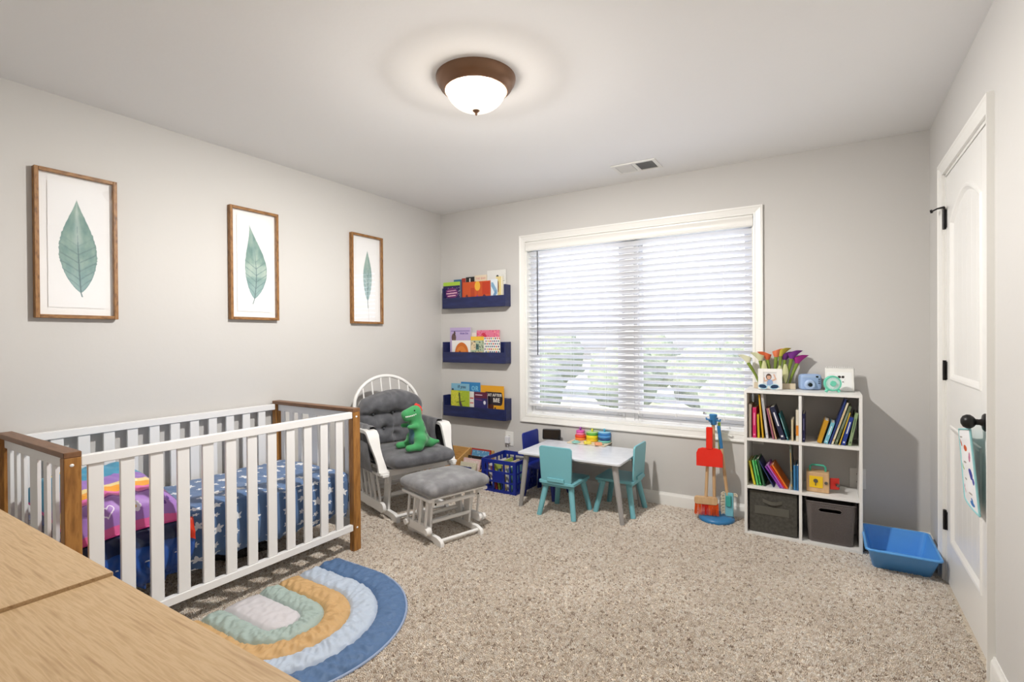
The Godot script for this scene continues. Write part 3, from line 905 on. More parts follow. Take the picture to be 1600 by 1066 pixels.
func bedding() -> void:
	var mt := put("crib_mattress", Geo.new().box(Vector3(0, 0.065, 0), Vector3(0.66, 0.13, 1.28), 0.025), M["mattress"], null, Vector3(0.412, 0.297, 2.395))
	tag(mt, "white crib mattress under the star blanket", "mattress")
	var nz := FastNoiseLite.new()
	nz.seed = 9
	nz.frequency = 1.0
	# star fleece: over the mattress, down the room side
	var ops := []
	var stars := []
	var st := Image.create(256, 256, false, Image.FORMAT_RGB8)
	var g := RandomNumberGenerator.new()
	g.seed = 3
	var base := rgb(86, 117, 160)
	for y in 256:
		for x in 256: st.set_pixel(x, y, base)
	for k in 4:
		var cx: float = [64, 192, 128, 0][k]
		var cy: float = [48, 60, 176, 188][k]
		var big: float = [44.0, 26.0, 42.0, 24.0][k]
		var a0: float = [0.1, 0.5, -0.2, 0.3][k]
		for y in range(-46, 47):
			for x in range(-46, 47):
				var an := fposmod(atan2(y, x) + a0, TAU / 5.0) - TAU / 10.0
				var edge := big * 0.42 / cos(TAU / 10.0 - absf(an)) if false else big * lerpf(1.0, 0.42, 1.0 - absf(an) / (TAU / 10.0))
				if Vector2(x, y).length() < edge: st.set_pixel(posmod(int(cx) + x, 256), posmod(int(cy) + y, 256), rgb(236, 238, 242))
	var fleece := mk("star fleece", Color.WHITE, 0.9, {"tex": ImageTexture.create_from_image(st), "bump": ntex(0.08, [], 46, 3, 256), "high": 0.08, "sheen": 0.6})
	var pts := [Vector2(0.742, 0.225), Vector2(0.757, 0.26), Vector2(0.76, 0.34), Vector2(0.756, 0.41), Vector2(0.742, 0.447), Vector2(0.705, 0.462), Vector2(0.6, 0.466), Vector2(0.45, 0.468), Vector2(0.3, 0.466), Vector2(0.15, 0.462), Vector2(0.085, 0.45)]
	var f := func(u: float, v: float) -> Vector3:
		var s := u * (pts.size() - 1)
		var i := mini(int(s), pts.size() - 2)
		var p: Vector2 = pts[i].lerp(pts[i + 1], s - i)
		var z := lerpf(1.765, 2.655, v)
		var fold := clampf((v - 0.42) / 0.25, 0.0, 1.0) * (1.0 - clampf((u - 0.55) / 0.3, 0.0, 1.0))
		var hang := clampf(1.0 - u * 2.4, 0.0, 1.0)
		var wv := sin(z * 46.0 + 3.0 * nz.get_noise_2d(z * 3.0, u)) * 0.5 + 0.5
		p.x += (0.012 * nz.get_noise_2d(u * 4.0, z * 5.0) - 0.03 * fold * wv * hang) * clampf(1.2 - u, 0.0, 1.0) - 0.008 * hang
		p.y += 0.012 * nz.get_noise_2d(u * 5.0 + 7.0, z * 6.0) + fold * 0.03 * (1.0 - hang) + hang * hang * (0.022 * nz.get_noise_1d(z * 9.0) + 0.01 * sin(z * 31.0) - 0.012)
		return Vector3(p.x, maxf(p.y, 0.19), z) - Vector3(0.42, 0.2, 2.3)
	var bl := put("star_blanket", Geo.new().sheet(40, 90, f, -1.0, false, Vector2(5.6, 5.0)), fleece, null, Vector3(0.42, 0.2, 2.3))
	tag(bl, "blue fleece blanket with white stars on the crib mattress", "blanket")
	var corner := func(u: float, v: float) -> Vector3:
		return Vector3(lerpf(0.56, 0.757, u) + 0.006 * sin(v * 9.0), lerpf(0.24 + 0.05 * (1.0 - u), 0.452, v), 1.762 - 0.008 * sin(v * PI) - 0.006 * sin(u * 17.0)) - Vector3(0.42, 0.2, 2.3)
	put("hanging_corner", Geo.new().sheet(16, 12, corner, -1.0, false, Vector2(1.3, 1.4)), fleece, bl)
	# dark and bright blue satin cover, bunched under the pillow
	var sat := func(u: float, v: float) -> Vector3:
		var z := lerpf(2.62, 3.03, v)
		var arc := [Vector2(0.735, 0.215), Vector2(0.765, 0.28), Vector2(0.766, 0.38), Vector2(0.745, 0.455), Vector2(0.6, 0.485), Vector2(0.35, 0.48), Vector2(0.12, 0.47)]
		var s := u * (arc.size() - 1)
		var i := mini(int(s), arc.size() - 2)
		var p: Vector2 = arc[i].lerp(arc[i + 1], s - i)
		var hang := clampf(1.0 - u * 1.7, 0.0, 1.0)
		p.x += hang * 0.022 * sin(z * 58.0 + 5.0 * nz.get_noise_2d(z * 4.0, u * 3.0)) - 0.02 * hang
		p.y += hang * 0.03 * nz.get_noise_1d(z * 11.0)
		return Vector3(minf(p.x, 0.771), p.y, z) - Vector3(0.42, 0.2, 2.8)
	var sb := thing("satin_blanket", "bunched shiny blue satin blanket under the purple pillow", "blanket", Vector3(0.42, 0.2, 2.8))
	put("satin_sheet", Geo.new().sheet(28, 50, sat, -1.0), M["satin blue"], sb)
	var pat := func(u: float, v: float) -> Vector3: return sat.call(0.36 + 0.24 * u, 0.0 + v) + Vector3(0.004, 0.003, 0)
	put("dark_border", Geo.new().sheet(12, 40, pat, -1.0), M["satin dark"], sb)
	var red := func(u: float, v: float) -> Vector3: return sat.call(0.3 + 0.25 * u, 0.015 + 0.12 * v) + Vector3(0.008, 0.006, -0.006)
	put("red_corner", Geo.new().sheet(8, 8, red, -1.0), mk("satin red", rgb(208, 52, 24), 0.4), sb)
	# the pillow
	var pu := rgb(166, 122, 198)
	var pk := rgb(230, 104, 164)
	var po := [["r", 0.0, 0.95, 1.0, 0.05, pk], ["r", 0.0, 0.0, 1.0, 0.48, rgb(52, 148, 186)], ["r", 0.0, 0.48, 1.0, 0.12, rgb(150, 110, 190)], ["r", 0.0, 0.6, 1.0, 0.04, rgb(236, 214, 150)], ["r", 0.0, 0.64, 1.0, 0.07, rgb(236, 160, 40)], ["r", 0.0, 0.71, 1.0, 0.05, rgb(226, 110, 176)], ["r", 0.0, 0.76, 1.0, 0.01, rgb(128, 40, 140)]]
	for e in [[0.2, 0.2, rgb(240, 240, 200)], [0.55, 0.18, rgb(90, 180, 210)], [0.8, 0.24, rgb(244, 214, 90)], [0.35, 0.62, rgb(246, 232, 190)], [0.7, 0.66, rgb(250, 224, 120)]]: po.append(["e", e[0], e[1], 0.06, 0.025, e[2]])
	var heart := func(cx: float, cy: float, s: float) -> void:
		var last := Vector2.ZERO
		for i in 25:
			var t := TAU * i / 24.0
			var q := Vector2(cx + s * 0.062 * pow(sin(t), 3.0), cy - s * 0.0022 * (13.0 * cos(t) - 5.0 * cos(2.0 * t) - 2.0 * cos(3.0 * t) - cos(4.0 * t)))
			if i > 0: po.append(["l", last.x, last.y, q.x, q.y, 0.011, rgb(236, 226, 244)])
			last = q
	heart.call(0.72, 0.86, 1.0)
	for k in 6:
		var an := TAU * k / 6.0
		po.append(["e", 0.47 + 0.04 * cos(an), 0.87 + 0.022 * sin(an), 0.024, 0.014, rgb(240, 236, 246)])
	po.append(["e", 0.47, 0.87, 0.016, 0.01, rgb(230, 190, 80)])
	for e in [[0.54, 0.85], [0.535, 0.89], [0.22, 0.84], [0.19, 0.88], [0.14, 0.84]]: po.append(["e", e[0], e[1], 0.016, 0.012, rgb(96, 54, 140)])
	po.append(["l", 0.26, 0.86, 0.1, 0.86, 0.006, rgb(96, 54, 140)])
	var pm := mk("pillow print", Color.WHITE, 0.5, {"tex": page(320, 512, pu, po), "clamp": true, "sheen": 0.3})
	var pl := thing("pillow", "puffy purple and pink satin pillow with heart and flower prints", "pillow", Vector3(0.452, 0.512, 2.842))
	pl.rotation = Vector3(0.0, 0.0, -0.16)
	var ruf := func(a: float, b: float) -> float: return 1.0 + 0.1 * nz.get_noise_2d(a * 3.0, b * 3.0) + 0.05 * sin(b * 14.0) * absf(a)
	var cover := Geo.new()
	for s in [1.0, -1.0]:
		var q := func(u: float, t: float) -> Vector3:
			var a := u * 2.0 - 1.0
			var b := t * 2.0 - 1.0
			var y = pow(maxf(0.0, (1.0 - pow(absf(a), 4.0)) * (1.0 - pow(absf(b), 4.0))), 0.42) * 0.14 * ruf.call(a, b)
			if s < 0.0: y *= 0.35
			var r := 1.0 - 0.1 * (1.0 - a * a) * b * b - 0.08 * (1.0 - b * b) * a * a
			return Vector3(a * 0.31 * r, y * s, -b * 0.2 * r)
		var run := [0.0]
		for i in 60:
			var a0 := i / 30.0 - 1.0
			var a1 := (i + 1) / 30.0 - 1.0
			var step := Vector2((a1 - a0) * 0.31, (pow(1.0 - pow(absf(a1), 4.0), 0.42) - pow(1.0 - pow(absf(a0), 4.0), 0.42)) * 0.14).length()
			run.append(run[i] + step)
		# the print runs with x: from the wall edge (0) to the room edge (1)
		var at := cover.v.size()
		cover.sheet(26, 26, q, s)
		for i in range(at, cover.uv.size()):
			var k := cover.uv[i]
			var h := clampf(k.x, 0.0, 1.0) * 60.0
			var w := lerpf(run[int(minf(h, 59.0))], run[int(minf(h, 59.0)) + 1], h - int(minf(h, 59.0))) / float(run[60])
			cover.uv[i] = Vector2(1.0 - k.y, w if s > 0.0 else 0.95 + 0.05 * k.x)
	put("pillow_cover", cover, pm, pl)
	var wl := []
	for i in 41:
		var t := i / 40.0 * 4.0
		var sd := int(minf(t, 3.999))
		var k := t - sd
		var ab: Vector2 = [Vector2(-1 + 2 * k, -1), Vector2(1, -1 + 2 * k), Vector2(1 - 2 * k, 1), Vector2(-1, 1 - 2 * k)][sd]
		var r := 1.0 - 0.1 * (1.0 - ab.x * ab.x) * ab.y * ab.y - 0.08 * (1.0 - ab.y * ab.y) * ab.x * ab.x
		wl.append(Vector3(ab.x * 0.31 * r, 0, -ab.y * 0.2 * r))
	put("piping", Geo.new().tube(wl, 0.004, 6), mk("pillow pink", rgb(216, 78, 150), 0.5), pl)
	var bg := FastNoiseLite.new()
	bg.seed = 14
	bg.frequency = 5.0
	var bf := func(u: float, v: float) -> Vector3:
		var d := Vector3(cos(u * TAU) * sin(v * PI), -cos(v * PI), sin(u * TAU) * sin(v * PI))
		var p := d * Vector3(0.15, 0.045, 0.2) * (1.0 + 0.5 * bg.get_noise_3dv(d))
		return Vector3(p.x, maxf(p.y + 0.042, 0.002), p.z)
	var bag := put("cloth_bag", Geo.new().sheet(20, 12, bf, -1.0, true), M["camo cloth"], null, Vector3(0.24, 0.0, 2.08))
	tag(bag, "dark mottled cloth bag lying on the carpet under the crib", "bag")

# the glider and its footstool share one way of being built; local z is forward, local x towards the window wall
func rounded_bar(l: float, h: float, t: float, x: float, zc: float, yc: float, tiltx := 0.0) -> Geo:
	var g := Geo.new()
	var poly := []
	for i in 9:
		var a := -PI / 2 + PI * i / 8.0
		poly.append(Vector2(l / 2 - h / 2 + cos(a) * h / 2, sin(a) * h / 2))
	for i in 9:
		var a := PI / 2 + PI * i / 8.0
		poly.append(Vector2(-l / 2 + h / 2 + cos(a) * h / 2, sin(a) * h / 2))
	g.xf = Transform3D(Basis(Vector3.RIGHT, tiltx) * Basis(Vector3(0, 0, 1), Vector3.UP, Vector3(-1, 0, 0)), Vector3(x, yc, zc))
	g.prism(poly, -t / 2, t / 2, 0.004)
	return g

func foot_rail(l: float, h: float, t: float, x: float, zc: float) -> Geo:
	var g := Geo.new()
	g.xf = Transform3D(Basis(Vector3(0, 0, 1), Vector3.UP, Vector3(-1, 0, 0)), Vector3(x, 0.002, zc))
	g.prism([Vector2(-l / 2, 0), Vector2(-l / 2 + 0.07, 0), Vector2(-l / 2 + 0.1, 0.012), Vector2(l / 2 - 0.1, 0.012), Vector2(l / 2 - 0.07, 0), Vector2(l / 2, 0), Vector2(l / 2, h * 0.45), Vector2(l / 2 - 0.012, h * 0.75), Vector2(l / 2 - 0.05, h), Vector2(-l / 2 + 0.05, h), Vector2(-l / 2 + 0.012, h * 0.75), Vector2(-l / 2, h * 0.45)], -t / 2, t / 2, 0.004)
	return g

func glider() -> void:
	var yaw := atan2(0.945, 0.328)
	var r := thing("glider_chair", "white spindle glider chair with dark grey tufted cushions", "chair", Vector3(0.55, 0, 1.04), yaw)
	var w = M["glider white"]
	var pl = M["grey plush"]
	for s in [-1.0, 1.0]:
		put("foot_rail", foot_rail(0.53, 0.055, 0.028, s * 0.195, -0.035), w, r)
		for z in [0.06, -0.2]:
			put("upright", Geo.new().box(Vector3(s * 0.195, 0.18, z), Vector3(0.02, 0.26, 0.075), 0.004, Basis(Vector3.RIGHT, 0.12 if z > 0 else -0.12)), w, r)
		put("swing_beam", rounded_bar(0.43, 0.07, 0.026, s * 0.245, -0.09, 0.082), w, r)
		put("side_rail", Geo.new().box(Vector3(s * 0.265, 0.325, -0.055), Vector3(0.05, 0.022, 0.5), 0.005), w, r)
		for k in 5:
			var z := -0.25 + 0.075 * k
			put("spindle", Geo.new().tube([Vector3(s * 0.262, 0.32, z - 0.02), Vector3(s * 0.255, 0.21, z), Vector3(s * 0.247, 0.11, z + 0.012)], [0.0075, 0.0095, 0.0075], 8), w, r)
		for z in [0.12, -0.26]: put("link_block", Geo.new().box(Vector3(s * 0.222, 0.285, z), Vector3(0.024, 0.06, 0.036), 0.008), w, r)
		# one bent board: the arm rest that turns down into the arm front; [z, y, half width, x]
		var way := [[-0.3, 0.585, 0.03, 0.28], [-0.15, 0.594, 0.034, 0.285], [-0.02, 0.602, 0.039, 0.292], [0.02, 0.598, 0.041, 0.294], [0.044, 0.578, 0.041, 0.293], [0.058, 0.54, 0.037, 0.29], [0.076, 0.49, 0.03, 0.285], [0.1, 0.44, 0.026, 0.278], [0.128, 0.39, 0.027, 0.272], [0.148, 0.35, 0.031, 0.27], [0.152, 0.33, 0.034, 0.27]]
		var arm := Geo.new()
		for i in way.size() - 1:
			var q := []
			for j in [i, i + 1]:
				var pz: Array = way[maxi(j - 1, 0)]
				var nzz: Array = way[mini(j + 1, way.size() - 1)]
				var d := Vector3(0, nzz[1] - pz[1], nzz[0] - pz[0]).normalized()
				q.append([Vector3(s * way[j][3], way[j][1], way[j][0]), Vector3(0, d.z, -d.y), way[j][2]])
			var X := Vector3.RIGHT
			for e in [[1.0, 1.0], [-1.0, 1.0]]:
				var t: float = e[0] * 0.011
				arm.quad4([q[0][0] + q[0][1] * t - X * q[0][2], q[0][0] + q[0][1] * t + X * q[0][2], q[1][0] + q[1][1] * t + X * q[1][2], q[1][0] + q[1][1] * t - X * q[1][2]], [q[0][1] * e[0], q[0][1] * e[0], q[1][1] * e[0], q[1][1] * e[0]])
				var sx = X * e[0]
				arm.quad4([q[0][0] + q[0][1] * 0.011 + sx * q[0][2], q[0][0] - q[0][1] * 0.011 + sx * q[0][2], q[1][0] - q[1][1] * 0.011 + sx * q[1][2], q[1][0] + q[1][1] * 0.011 + sx * q[1][2]], [sx, sx, sx, sx])
		put("arm", arm, w, r)
		put("arm_foot", Geo.new().box(Vector3(s * 0.268, 0.338, 0.155), Vector3(0.07, 0.022, 0.06), 0.005), w, r)
		put("rear_arm_post", Geo.new().tube([Vector3(s * 0.268, 0.33, -0.27), Vector3(s * 0.278, 0.58, -0.29)], 0.012, 8), w, r)
		# padded sleeve with its pocket
		var sl := func(u: float, v: float) -> Vector3:
			var a := u * TAU
			var cz := lerpf(-0.3, -0.005, v)
			var ln := -0.22 - 0.02 * sin(v * PI)
			var yy: float = 0.605 if sin(a) > 0.0 else 0.605 + ln
			var cx := cos(a)
			var x = s * 0.268 + signf(cx) * pow(absf(cx), 0.4) * 0.036
			var y := lerpf(0.612 + ln, 0.612, pow(clampf(sin(a) * 0.5 + 0.5, 0.0, 1.0), 0.55))
			return Vector3(x + 0.005 * sin(v * 19.0 + y * 30.0), y + 0.02 * sin(a) * (1.0 if sin(a) > 0.9 else 0.0), cz)
		put("arm_pad", Geo.new().sheet(24, 14, sl, 1.0, true), pl, r)
		var pock := func(u: float, v: float) -> Vector3:
			return Vector3(s * (0.331 + 0.012 * sin(u * PI) * sin(v * 2.6)), lerpf(0.345, 0.53, v) + 0.012 * sin(u * PI) * v, lerpf(-0.26, 0.04 + 0.08 * (1.0 - v), u))
		put("arm_pocket", Geo.new().sheet(12, 8, pock, s), pl, r)
	for e in [[0.19, 0.035, 0.012], [0.075, 0.16, 0.013], [-0.21, 0.16, 0.013], [-0.26, 0.035, 0.012]]:
		put("cross_dowel", Geo.new().tube([Vector3(-0.19, e[1], e[0]), Vector3(0.19, e[1], e[0])], e[2], 10), w, r)
	for z in [0.15, -0.25]: put("seat_rail", Geo.new().box(Vector3(0, 0.335, z), Vector3(0.5, 0.05, 0.022), 0.005), w, r)
	put("seat_board", Geo.new().box(Vector3(0, 0.355, -0.03), Vector3(0.48, 0.012, 0.42), 0.003), w, r)
	# hoop back with spindles, leaning
	var hoop := []
	var back := func(x: float, y: float) -> Vector3: return Vector3(x, y, -0.27 - (y - 0.36) * 0.2)
	for i in 33:
		var t := -1.0 + i / 16.0
		var a := clampf(t, -1.0, 1.0)
		var x := 0.275 * sin(a * PI / 2.0) if absf(a) < 1.0 else 0.275 * signf(a)
		var y := 0.70 + 0.255 * sqrt(maxf(0.0, 1.0 - a * a))
		hoop.append(back.call(0.275 * a, y) if absf(a) < 0.999 else back.call(0.275 * a, 0.70))
	hoop.push_front(back.call(-0.26, 0.4))
	hoop.append(back.call(0.26, 0.4))
	put("hoop", Geo.new().tube(hoop, 0.0135, 10), w, r)
	for k in 6:
		var x := -0.19 + 0.076 * k
		put("back_spindle", Geo.new().tube([back.call(x * 0.9, 0.38), back.call(x, 0.70 + 0.25 * sqrt(1.0 - pow(x / 0.275, 2.0)))], 0.006, 8), w, r)
	# cushions
	put("seat_cushion", Geo.new().pad(Vector3(0, 0.415, 0.015), 0.49, 0.52, 0.042, 0.055, 0.016), pl, r)
	var nz := FastNoiseLite.new()
	nz.seed = 21
	nz.frequency = 2.0
	var tuft := [Vector2(-0.1, 0.36), Vector2(0.1, 0.36), Vector2(-0.1, 0.08), Vector2(0.1, 0.08), Vector2(0.0, 0.66)]
	var bk := func(u: float, v: float, side: float) -> Vector3:
		var a := u * 2.0 - 1.0
		var b := v * 2.0 - 1.0
		var wide := 0.265 * (1.0 - 0.14 * pow(maxf(0.0, b), 3.0)) * (1.0 + 0.02 * sin(v * 9.0))
		var x := a * wide
		var top := 0.385 + 0.012 * sin(a * 3.0 + 1.0)
		var y := v * top * (1.0 - 0.1 * pow(absf(a), 3.0) * v)
		var th := pow(maxf(0.0, (1.0 - pow(absf(a), 4.0)) * (1.0 - pow(absf(b), 6.0))), 0.4) * (0.062 + 0.034 * smoothstep(0.55, 0.8, v))
		if side > 0.0:
			for p in [Vector2(-0.085, 0.115), Vector2(0.085, 0.115), Vector2(-0.16, 0.225), Vector2(0.0, 0.225), Vector2(0.16, 0.225), Vector2(0.0, 0.06)]:
				th -= 0.04 * exp(-Vector2(x - p.x, y - p.y).length_squared() / 0.0009)
			th -= 0.028 * exp(-pow((y - 0.225) / 0.016, 2.0)) * (1.0 - 0.3 * absf(a))
			th -= 0.016 * exp(-pow(x / 0.014, 2.0)) * (1.0 - smoothstep(0.55, 0.66, v))
			th -= 0.014 * exp(-pow((y - 0.115) / 0.014, 2.0))
			th += 0.007 * sin(x * 95.0 + 6.0 * nz.get_noise_2d(x * 3.0, y * 3.0)) * smoothstep(0.78, 0.97, v) * (1.0 - absf(a))
		return Vector3(x, 0.455 + y, -0.235 - y * 0.2 + th * side)
	var bc := Geo.new()
	bc.sheet(48, 48, func(u, v): return bk.call(u, v, 1.0), 1.0)
	bc.sheet(16, 16, func(u, v): return bk.call(u, v, -0.7), -1.0)
	var bco := put("back_cushion", bc, pl, r)
	for p in [Vector2(-0.085, 0.115), Vector2(0.085, 0.115), Vector2(-0.16, 0.225), Vector2(0.0, 0.225), Vector2(0.16, 0.225)]:
		put("button", Geo.new().blob(Vector3(p.x, 0.455 + p.y, -0.205 - p.y * 0.2), Vector3(0.008, 0.008, 0.006), 1.0, 10, 6), M["grey button"], bco)

func ottoman() -> void:
	var r := thing("gliding_ottoman", "white gliding footstool with padded light grey top", "ottoman", Vector3(1.07, 0, 1.255), atan2(0.955, 0.297))
	var w = M["glider white"]
	for s in [-1.0, 1.0]:
		put("foot_rail", foot_rail(0.4, 0.05, 0.026, s * 0.148, 0.0), w, r)
		for z in [0.045, -0.06]:
			put("upright", Geo.new().box(Vector3(s * 0.148, 0.15, z), Vector3(0.02, 0.21, 0.06), 0.004, Basis(Vector3.RIGHT, 0.1 if z > 0 else -0.1)), w, r)
		put("swing_beam", rounded_bar(0.29, 0.055, 0.024, s * 0.19, -0.01, 0.085), w, r)
		put("side_rail", Geo.new().box(Vector3(s * 0.2, 0.283, 0.0), Vector3(0.04, 0.02, 0.33), 0.004), w, r)
		for k in 4:
			var z := -0.115 + 0.07 * k
			put("spindle", Geo.new().box(Vector3(s * 0.196, 0.19, z), Vector3(0.014, 0.175, 0.018), 0.004, Basis(Vector3.RIGHT, 0.16)), w, r)
		for z in [0.125, -0.12]:
			var lb := put("link_block", Geo.new().box(Vector3(s * 0.172, 0.255, z), Vector3(0.024, 0.05, 0.034), 0.008), w, r)
			put("bolt", Geo.new().tube([Vector3(s * 0.16, 0.25, z + 0.018), Vector3(s * 0.16, 0.25, z + 0.0195)], 0.006, 10), M["dark bolt"], lb)
			put("pivot_cap", Geo.new().tube([Vector3(s * 0.203, 0.09, z), Vector3(s * 0.222, 0.09, z)], [0.022, 0.019], 14), w, r)
	for e in [[0.165, 0.03, 0.011], [0.07, 0.12, 0.012], [-0.07, 0.12, 0.012], [-0.165, 0.03, 0.011], [0.12, 0.24, 0.012]]:
		put("cross_dowel", Geo.new().tube([Vector3(-0.145, e[1], e[0]), Vector3(0.145, e[1], e[0])], e[2], 10), w, r)
	put("top_board", Geo.new().box(Vector3(0, 0.292, 0), Vector3(0.4, 0.014, 0.34), 0.004), w, r)
	var pad := Geo.new().pad(Vector3(0, 0.335, 0), 0.464, 0.39, 0.04, 0.038, 0.02)
	put("cushion", pad, M["ottoman plush"], r)


func capsule_field(p: Vector3, a: Vector3, b: Vector3, ra: float, rb: float) -> float:
	var ab := b - a
	var t := clampf((p - a).dot(ab) / maxf(ab.length_squared(), 1e-9), 0.0, 1.0)
	return p.distance_to(a + ab * t) - lerpf(ra, rb, t)

func smin(a: float, b: float, k: float) -> float:
	var h := clampf(0.5 + 0.5 * (b - a) / k, 0.0, 1.0)
	return lerpf(b, a, h) - k * h * (1.0 - h)

# surface nets over bones [a, b, ra, rb]; tint(point, normal) gives the dye
func skin(bones: Array, k: float, cell: float, tint: Callable) -> Geo:
	var lo := Vector3(9, 9, 9)
	var hi := -lo
	for b in bones:
		var m: float = maxf(b[2], b[3]) + cell * 2.0
		for p in [b[0], b[1]]:
			lo = lo.min(p - Vector3(m, m, m))
			hi = hi.max(p + Vector3(m, m, m))
	var n := Vector3i(((hi - lo) / cell).ceil())
	var nx := n.x + 1
	var ny := n.y + 1
	var nz := n.z + 1
	var val := PackedFloat32Array()
	val.resize(nx * ny * nz)
	for z in nz:
		for y in ny:
			for x in nx:
				var p := lo + Vector3(x, y, z) * cell
				var d := 9.0
				for b in bones: d = smin(d, capsule_field(p, b[0], b[1], b[2], b[3]), k)
				val[x + nx * (y + ny * z)] = d
	var at := {}
	var off := []
	for i in 8: off.append(Vector3i(i & 1, (i >> 1) & 1, i >> 2))
	var edges := []
	for i in 8:
		for j in 3:
			if not (i >> j) & 1: edges.append([i, i | (1 << j)])
	for z in n.z:
		for y in n.y:
			for x in n.x:
				var s := []
				var neg := 0
				for o in off:
					var q: float = val[x + o.x + nx * (y + o.y + ny * (z + o.z))]
					s.append(q)
					if q < 0.0: neg += 1
				if neg == 0 or neg == 8: continue
				var sum := Vector3.ZERO
				var c := 0
				for e in edges:
					var a: float = s[e[0]]
					var b: float = s[e[1]]
					if (a < 0.0) != (b < 0.0):
						sum += Vector3(off[e[0]]).lerp(Vector3(off[e[1]]), a / (a - b))
						c += 1
				at[Vector3i(x, y, z)] = lo + (Vector3(x, y, z) + sum / c) * cell
	var grad := func(p: Vector3) -> Vector3:
		var e := cell * 0.6
		var r := Vector3.ZERO
		for j in 3:
			var dd := Vector3.ZERO
			dd[j] = e
			var s0 := 9.0
			var s1 := 9.0
			for b in bones:
				s0 = smin(s0, capsule_field(p - dd, b[0], b[1], b[2], b[3]), k)
				s1 = smin(s1, capsule_field(p + dd, b[0], b[1], b[2], b[3]), k)
			r[j] = s1 - s0
		return r.normalized()
	var nn := {}
	var tt := {}
	for key in at:
		nn[key] = grad.call(at[key])
		tt[key] = tint.call(at[key], nn[key])
	var g := Geo.new()
	for key in at:
		for ax in 3:
			var u := (ax + 1) % 3
			var w := (ax + 2) % 3
			var e := Vector3i.ZERO
			e[ax] = 1
			var v0: float = val[key.x + nx * (key.y + ny * key.z)]
			var k2: Vector3i = key + e
			if k2.x >= nx or k2.y >= ny or k2.z >= nz: continue
			var v1: float = val[k2.x + nx * (k2.y + ny * k2.z)]
			if (v0 < 0.0) == (v1 < 0.0): continue
			var du := Vector3i.ZERO
			du[u] = 1
			var dw := Vector3i.ZERO
			dw[w] = 1
			var q := [key, key - du, key - du - dw, key - dw]
			if not (at.has(q[1]) and at.has(q[2]) and at.has(q[3])): continue
			for t in [[0, 1, 2], [0, 2, 3]]:
				var from := g.c.size()
				g.tri(at[q[t[0]]], at[q[t[1]]], at[q[t[2]]], nn[q[t[0]]], nn[q[t[1]]], nn[q[t[2]]])
				if g.c.size() > from:
					for i in range(from, from + 3):
						for j in 3:
							if g.v[i].is_equal_approx(at[q[t[j]]]): g.c[i] = tt[q[t[j]]]
	return g

func plush_dinosaur() -> void:
	var yaw := atan2(-0.3, 0.95)
	var d := thing("plush_dinosaur", "green plush dinosaur with red crest sitting on the grey chair", "plush toy", Vector3(0.685, 0.468, 1.1), yaw)
	var b := [
		[Vector3(0, 0.075, -0.02), Vector3(0, 0.15, -0.005), 0.066, 0.056], [Vector3(0, 0.15, -0.005), Vector3(0, 0.235, 0.01), 0.052, 0.042],
		[Vector3(0, 0.262, 0.012), Vector3(0, 0.25, 0.082), 0.047, 0.033], [Vector3(0, 0.228, 0.03), Vector3(0, 0.222, 0.075), 0.03, 0.024],
		[Vector3(0, 0.05, -0.06), Vector3(0.01, 0.03, -0.11), 0.05, 0.028], [Vector3(0.01, 0.03, -0.11), Vector3(0.05, 0.04, -0.145), 0.028, 0.013],
	]
	for s in [-1.0, 1.0]:
		b.append([Vector3(s * 0.058, 0.07, 0.0), Vector3(s * 0.066, 0.035, 0.015), 0.045, 0.034])
		b.append([Vector3(s * 0.066, 0.026, 0.02), Vector3(s * 0.07, 0.026, 0.1), 0.026, 0.023])
		b.append([Vector3(s * 0.045, 0.165, 0.03), Vector3(s * 0.046, 0.168, 0.082), 0.018, 0.014])
	var tint := func(p: Vector3, n: Vector3) -> Color:
		var c := rgb(68, 154, 94)
		if n.z > 0.45 and absf(p.x) < 0.036 and p.y > 0.035 and p.y < 0.175: c = rgb(66, 112, 128)
		for q in [Vector3(-0.05, 0.12, -0.055), Vector3(0.05, 0.12, -0.055), Vector3(-0.035, 0.17, -0.045), Vector3(0.035, 0.17, -0.045), Vector3(0.045, 0.08, -0.08), Vector3(-0.045, 0.08, -0.08)]:
			if p.distance_to(q) < 0.016: c = rgb(36, 92, 58)
		return c.srgb_to_linear()
	put("body", skin(b, 0.02, 0.0065, tint), M["dinosaur plush"], d)
	for s in [-1.0, 1.0]:
		put("eye", Geo.new().blob(Vector3(s * 0.041, 0.278, 0.036), Vector3(0.004, 0.0055, 0.0055), 1.0, 10, 8), M["eye black"], d)
		var t := Geo.new()
		for i in 7:
			var k := i / 6.0
			var c := Vector3(s * (0.041 - 0.012 * k), 0.238 + 0.012 * pow(1.0 - k, 2.0), 0.028 + 0.068 * k)
			t.tube([c + Vector3(0, 0.004, 0), c + Vector3(s * 0.002, -0.006, 0)], [0.0065, 0.001], 6)
		put("teeth", t, M["white felt"], d)
	for i in 5:
		var an := 0.25 + 0.4 * i
		var c := Vector3(0, 0.262 + 0.047 * cos(an), 0.012 - 0.048 * sin(an))
		put("crest_scale", Geo.new().blob(c, Vector3(0.007, 0.015, 0.015), 1.0, 12, 8), M["red felt"], d)

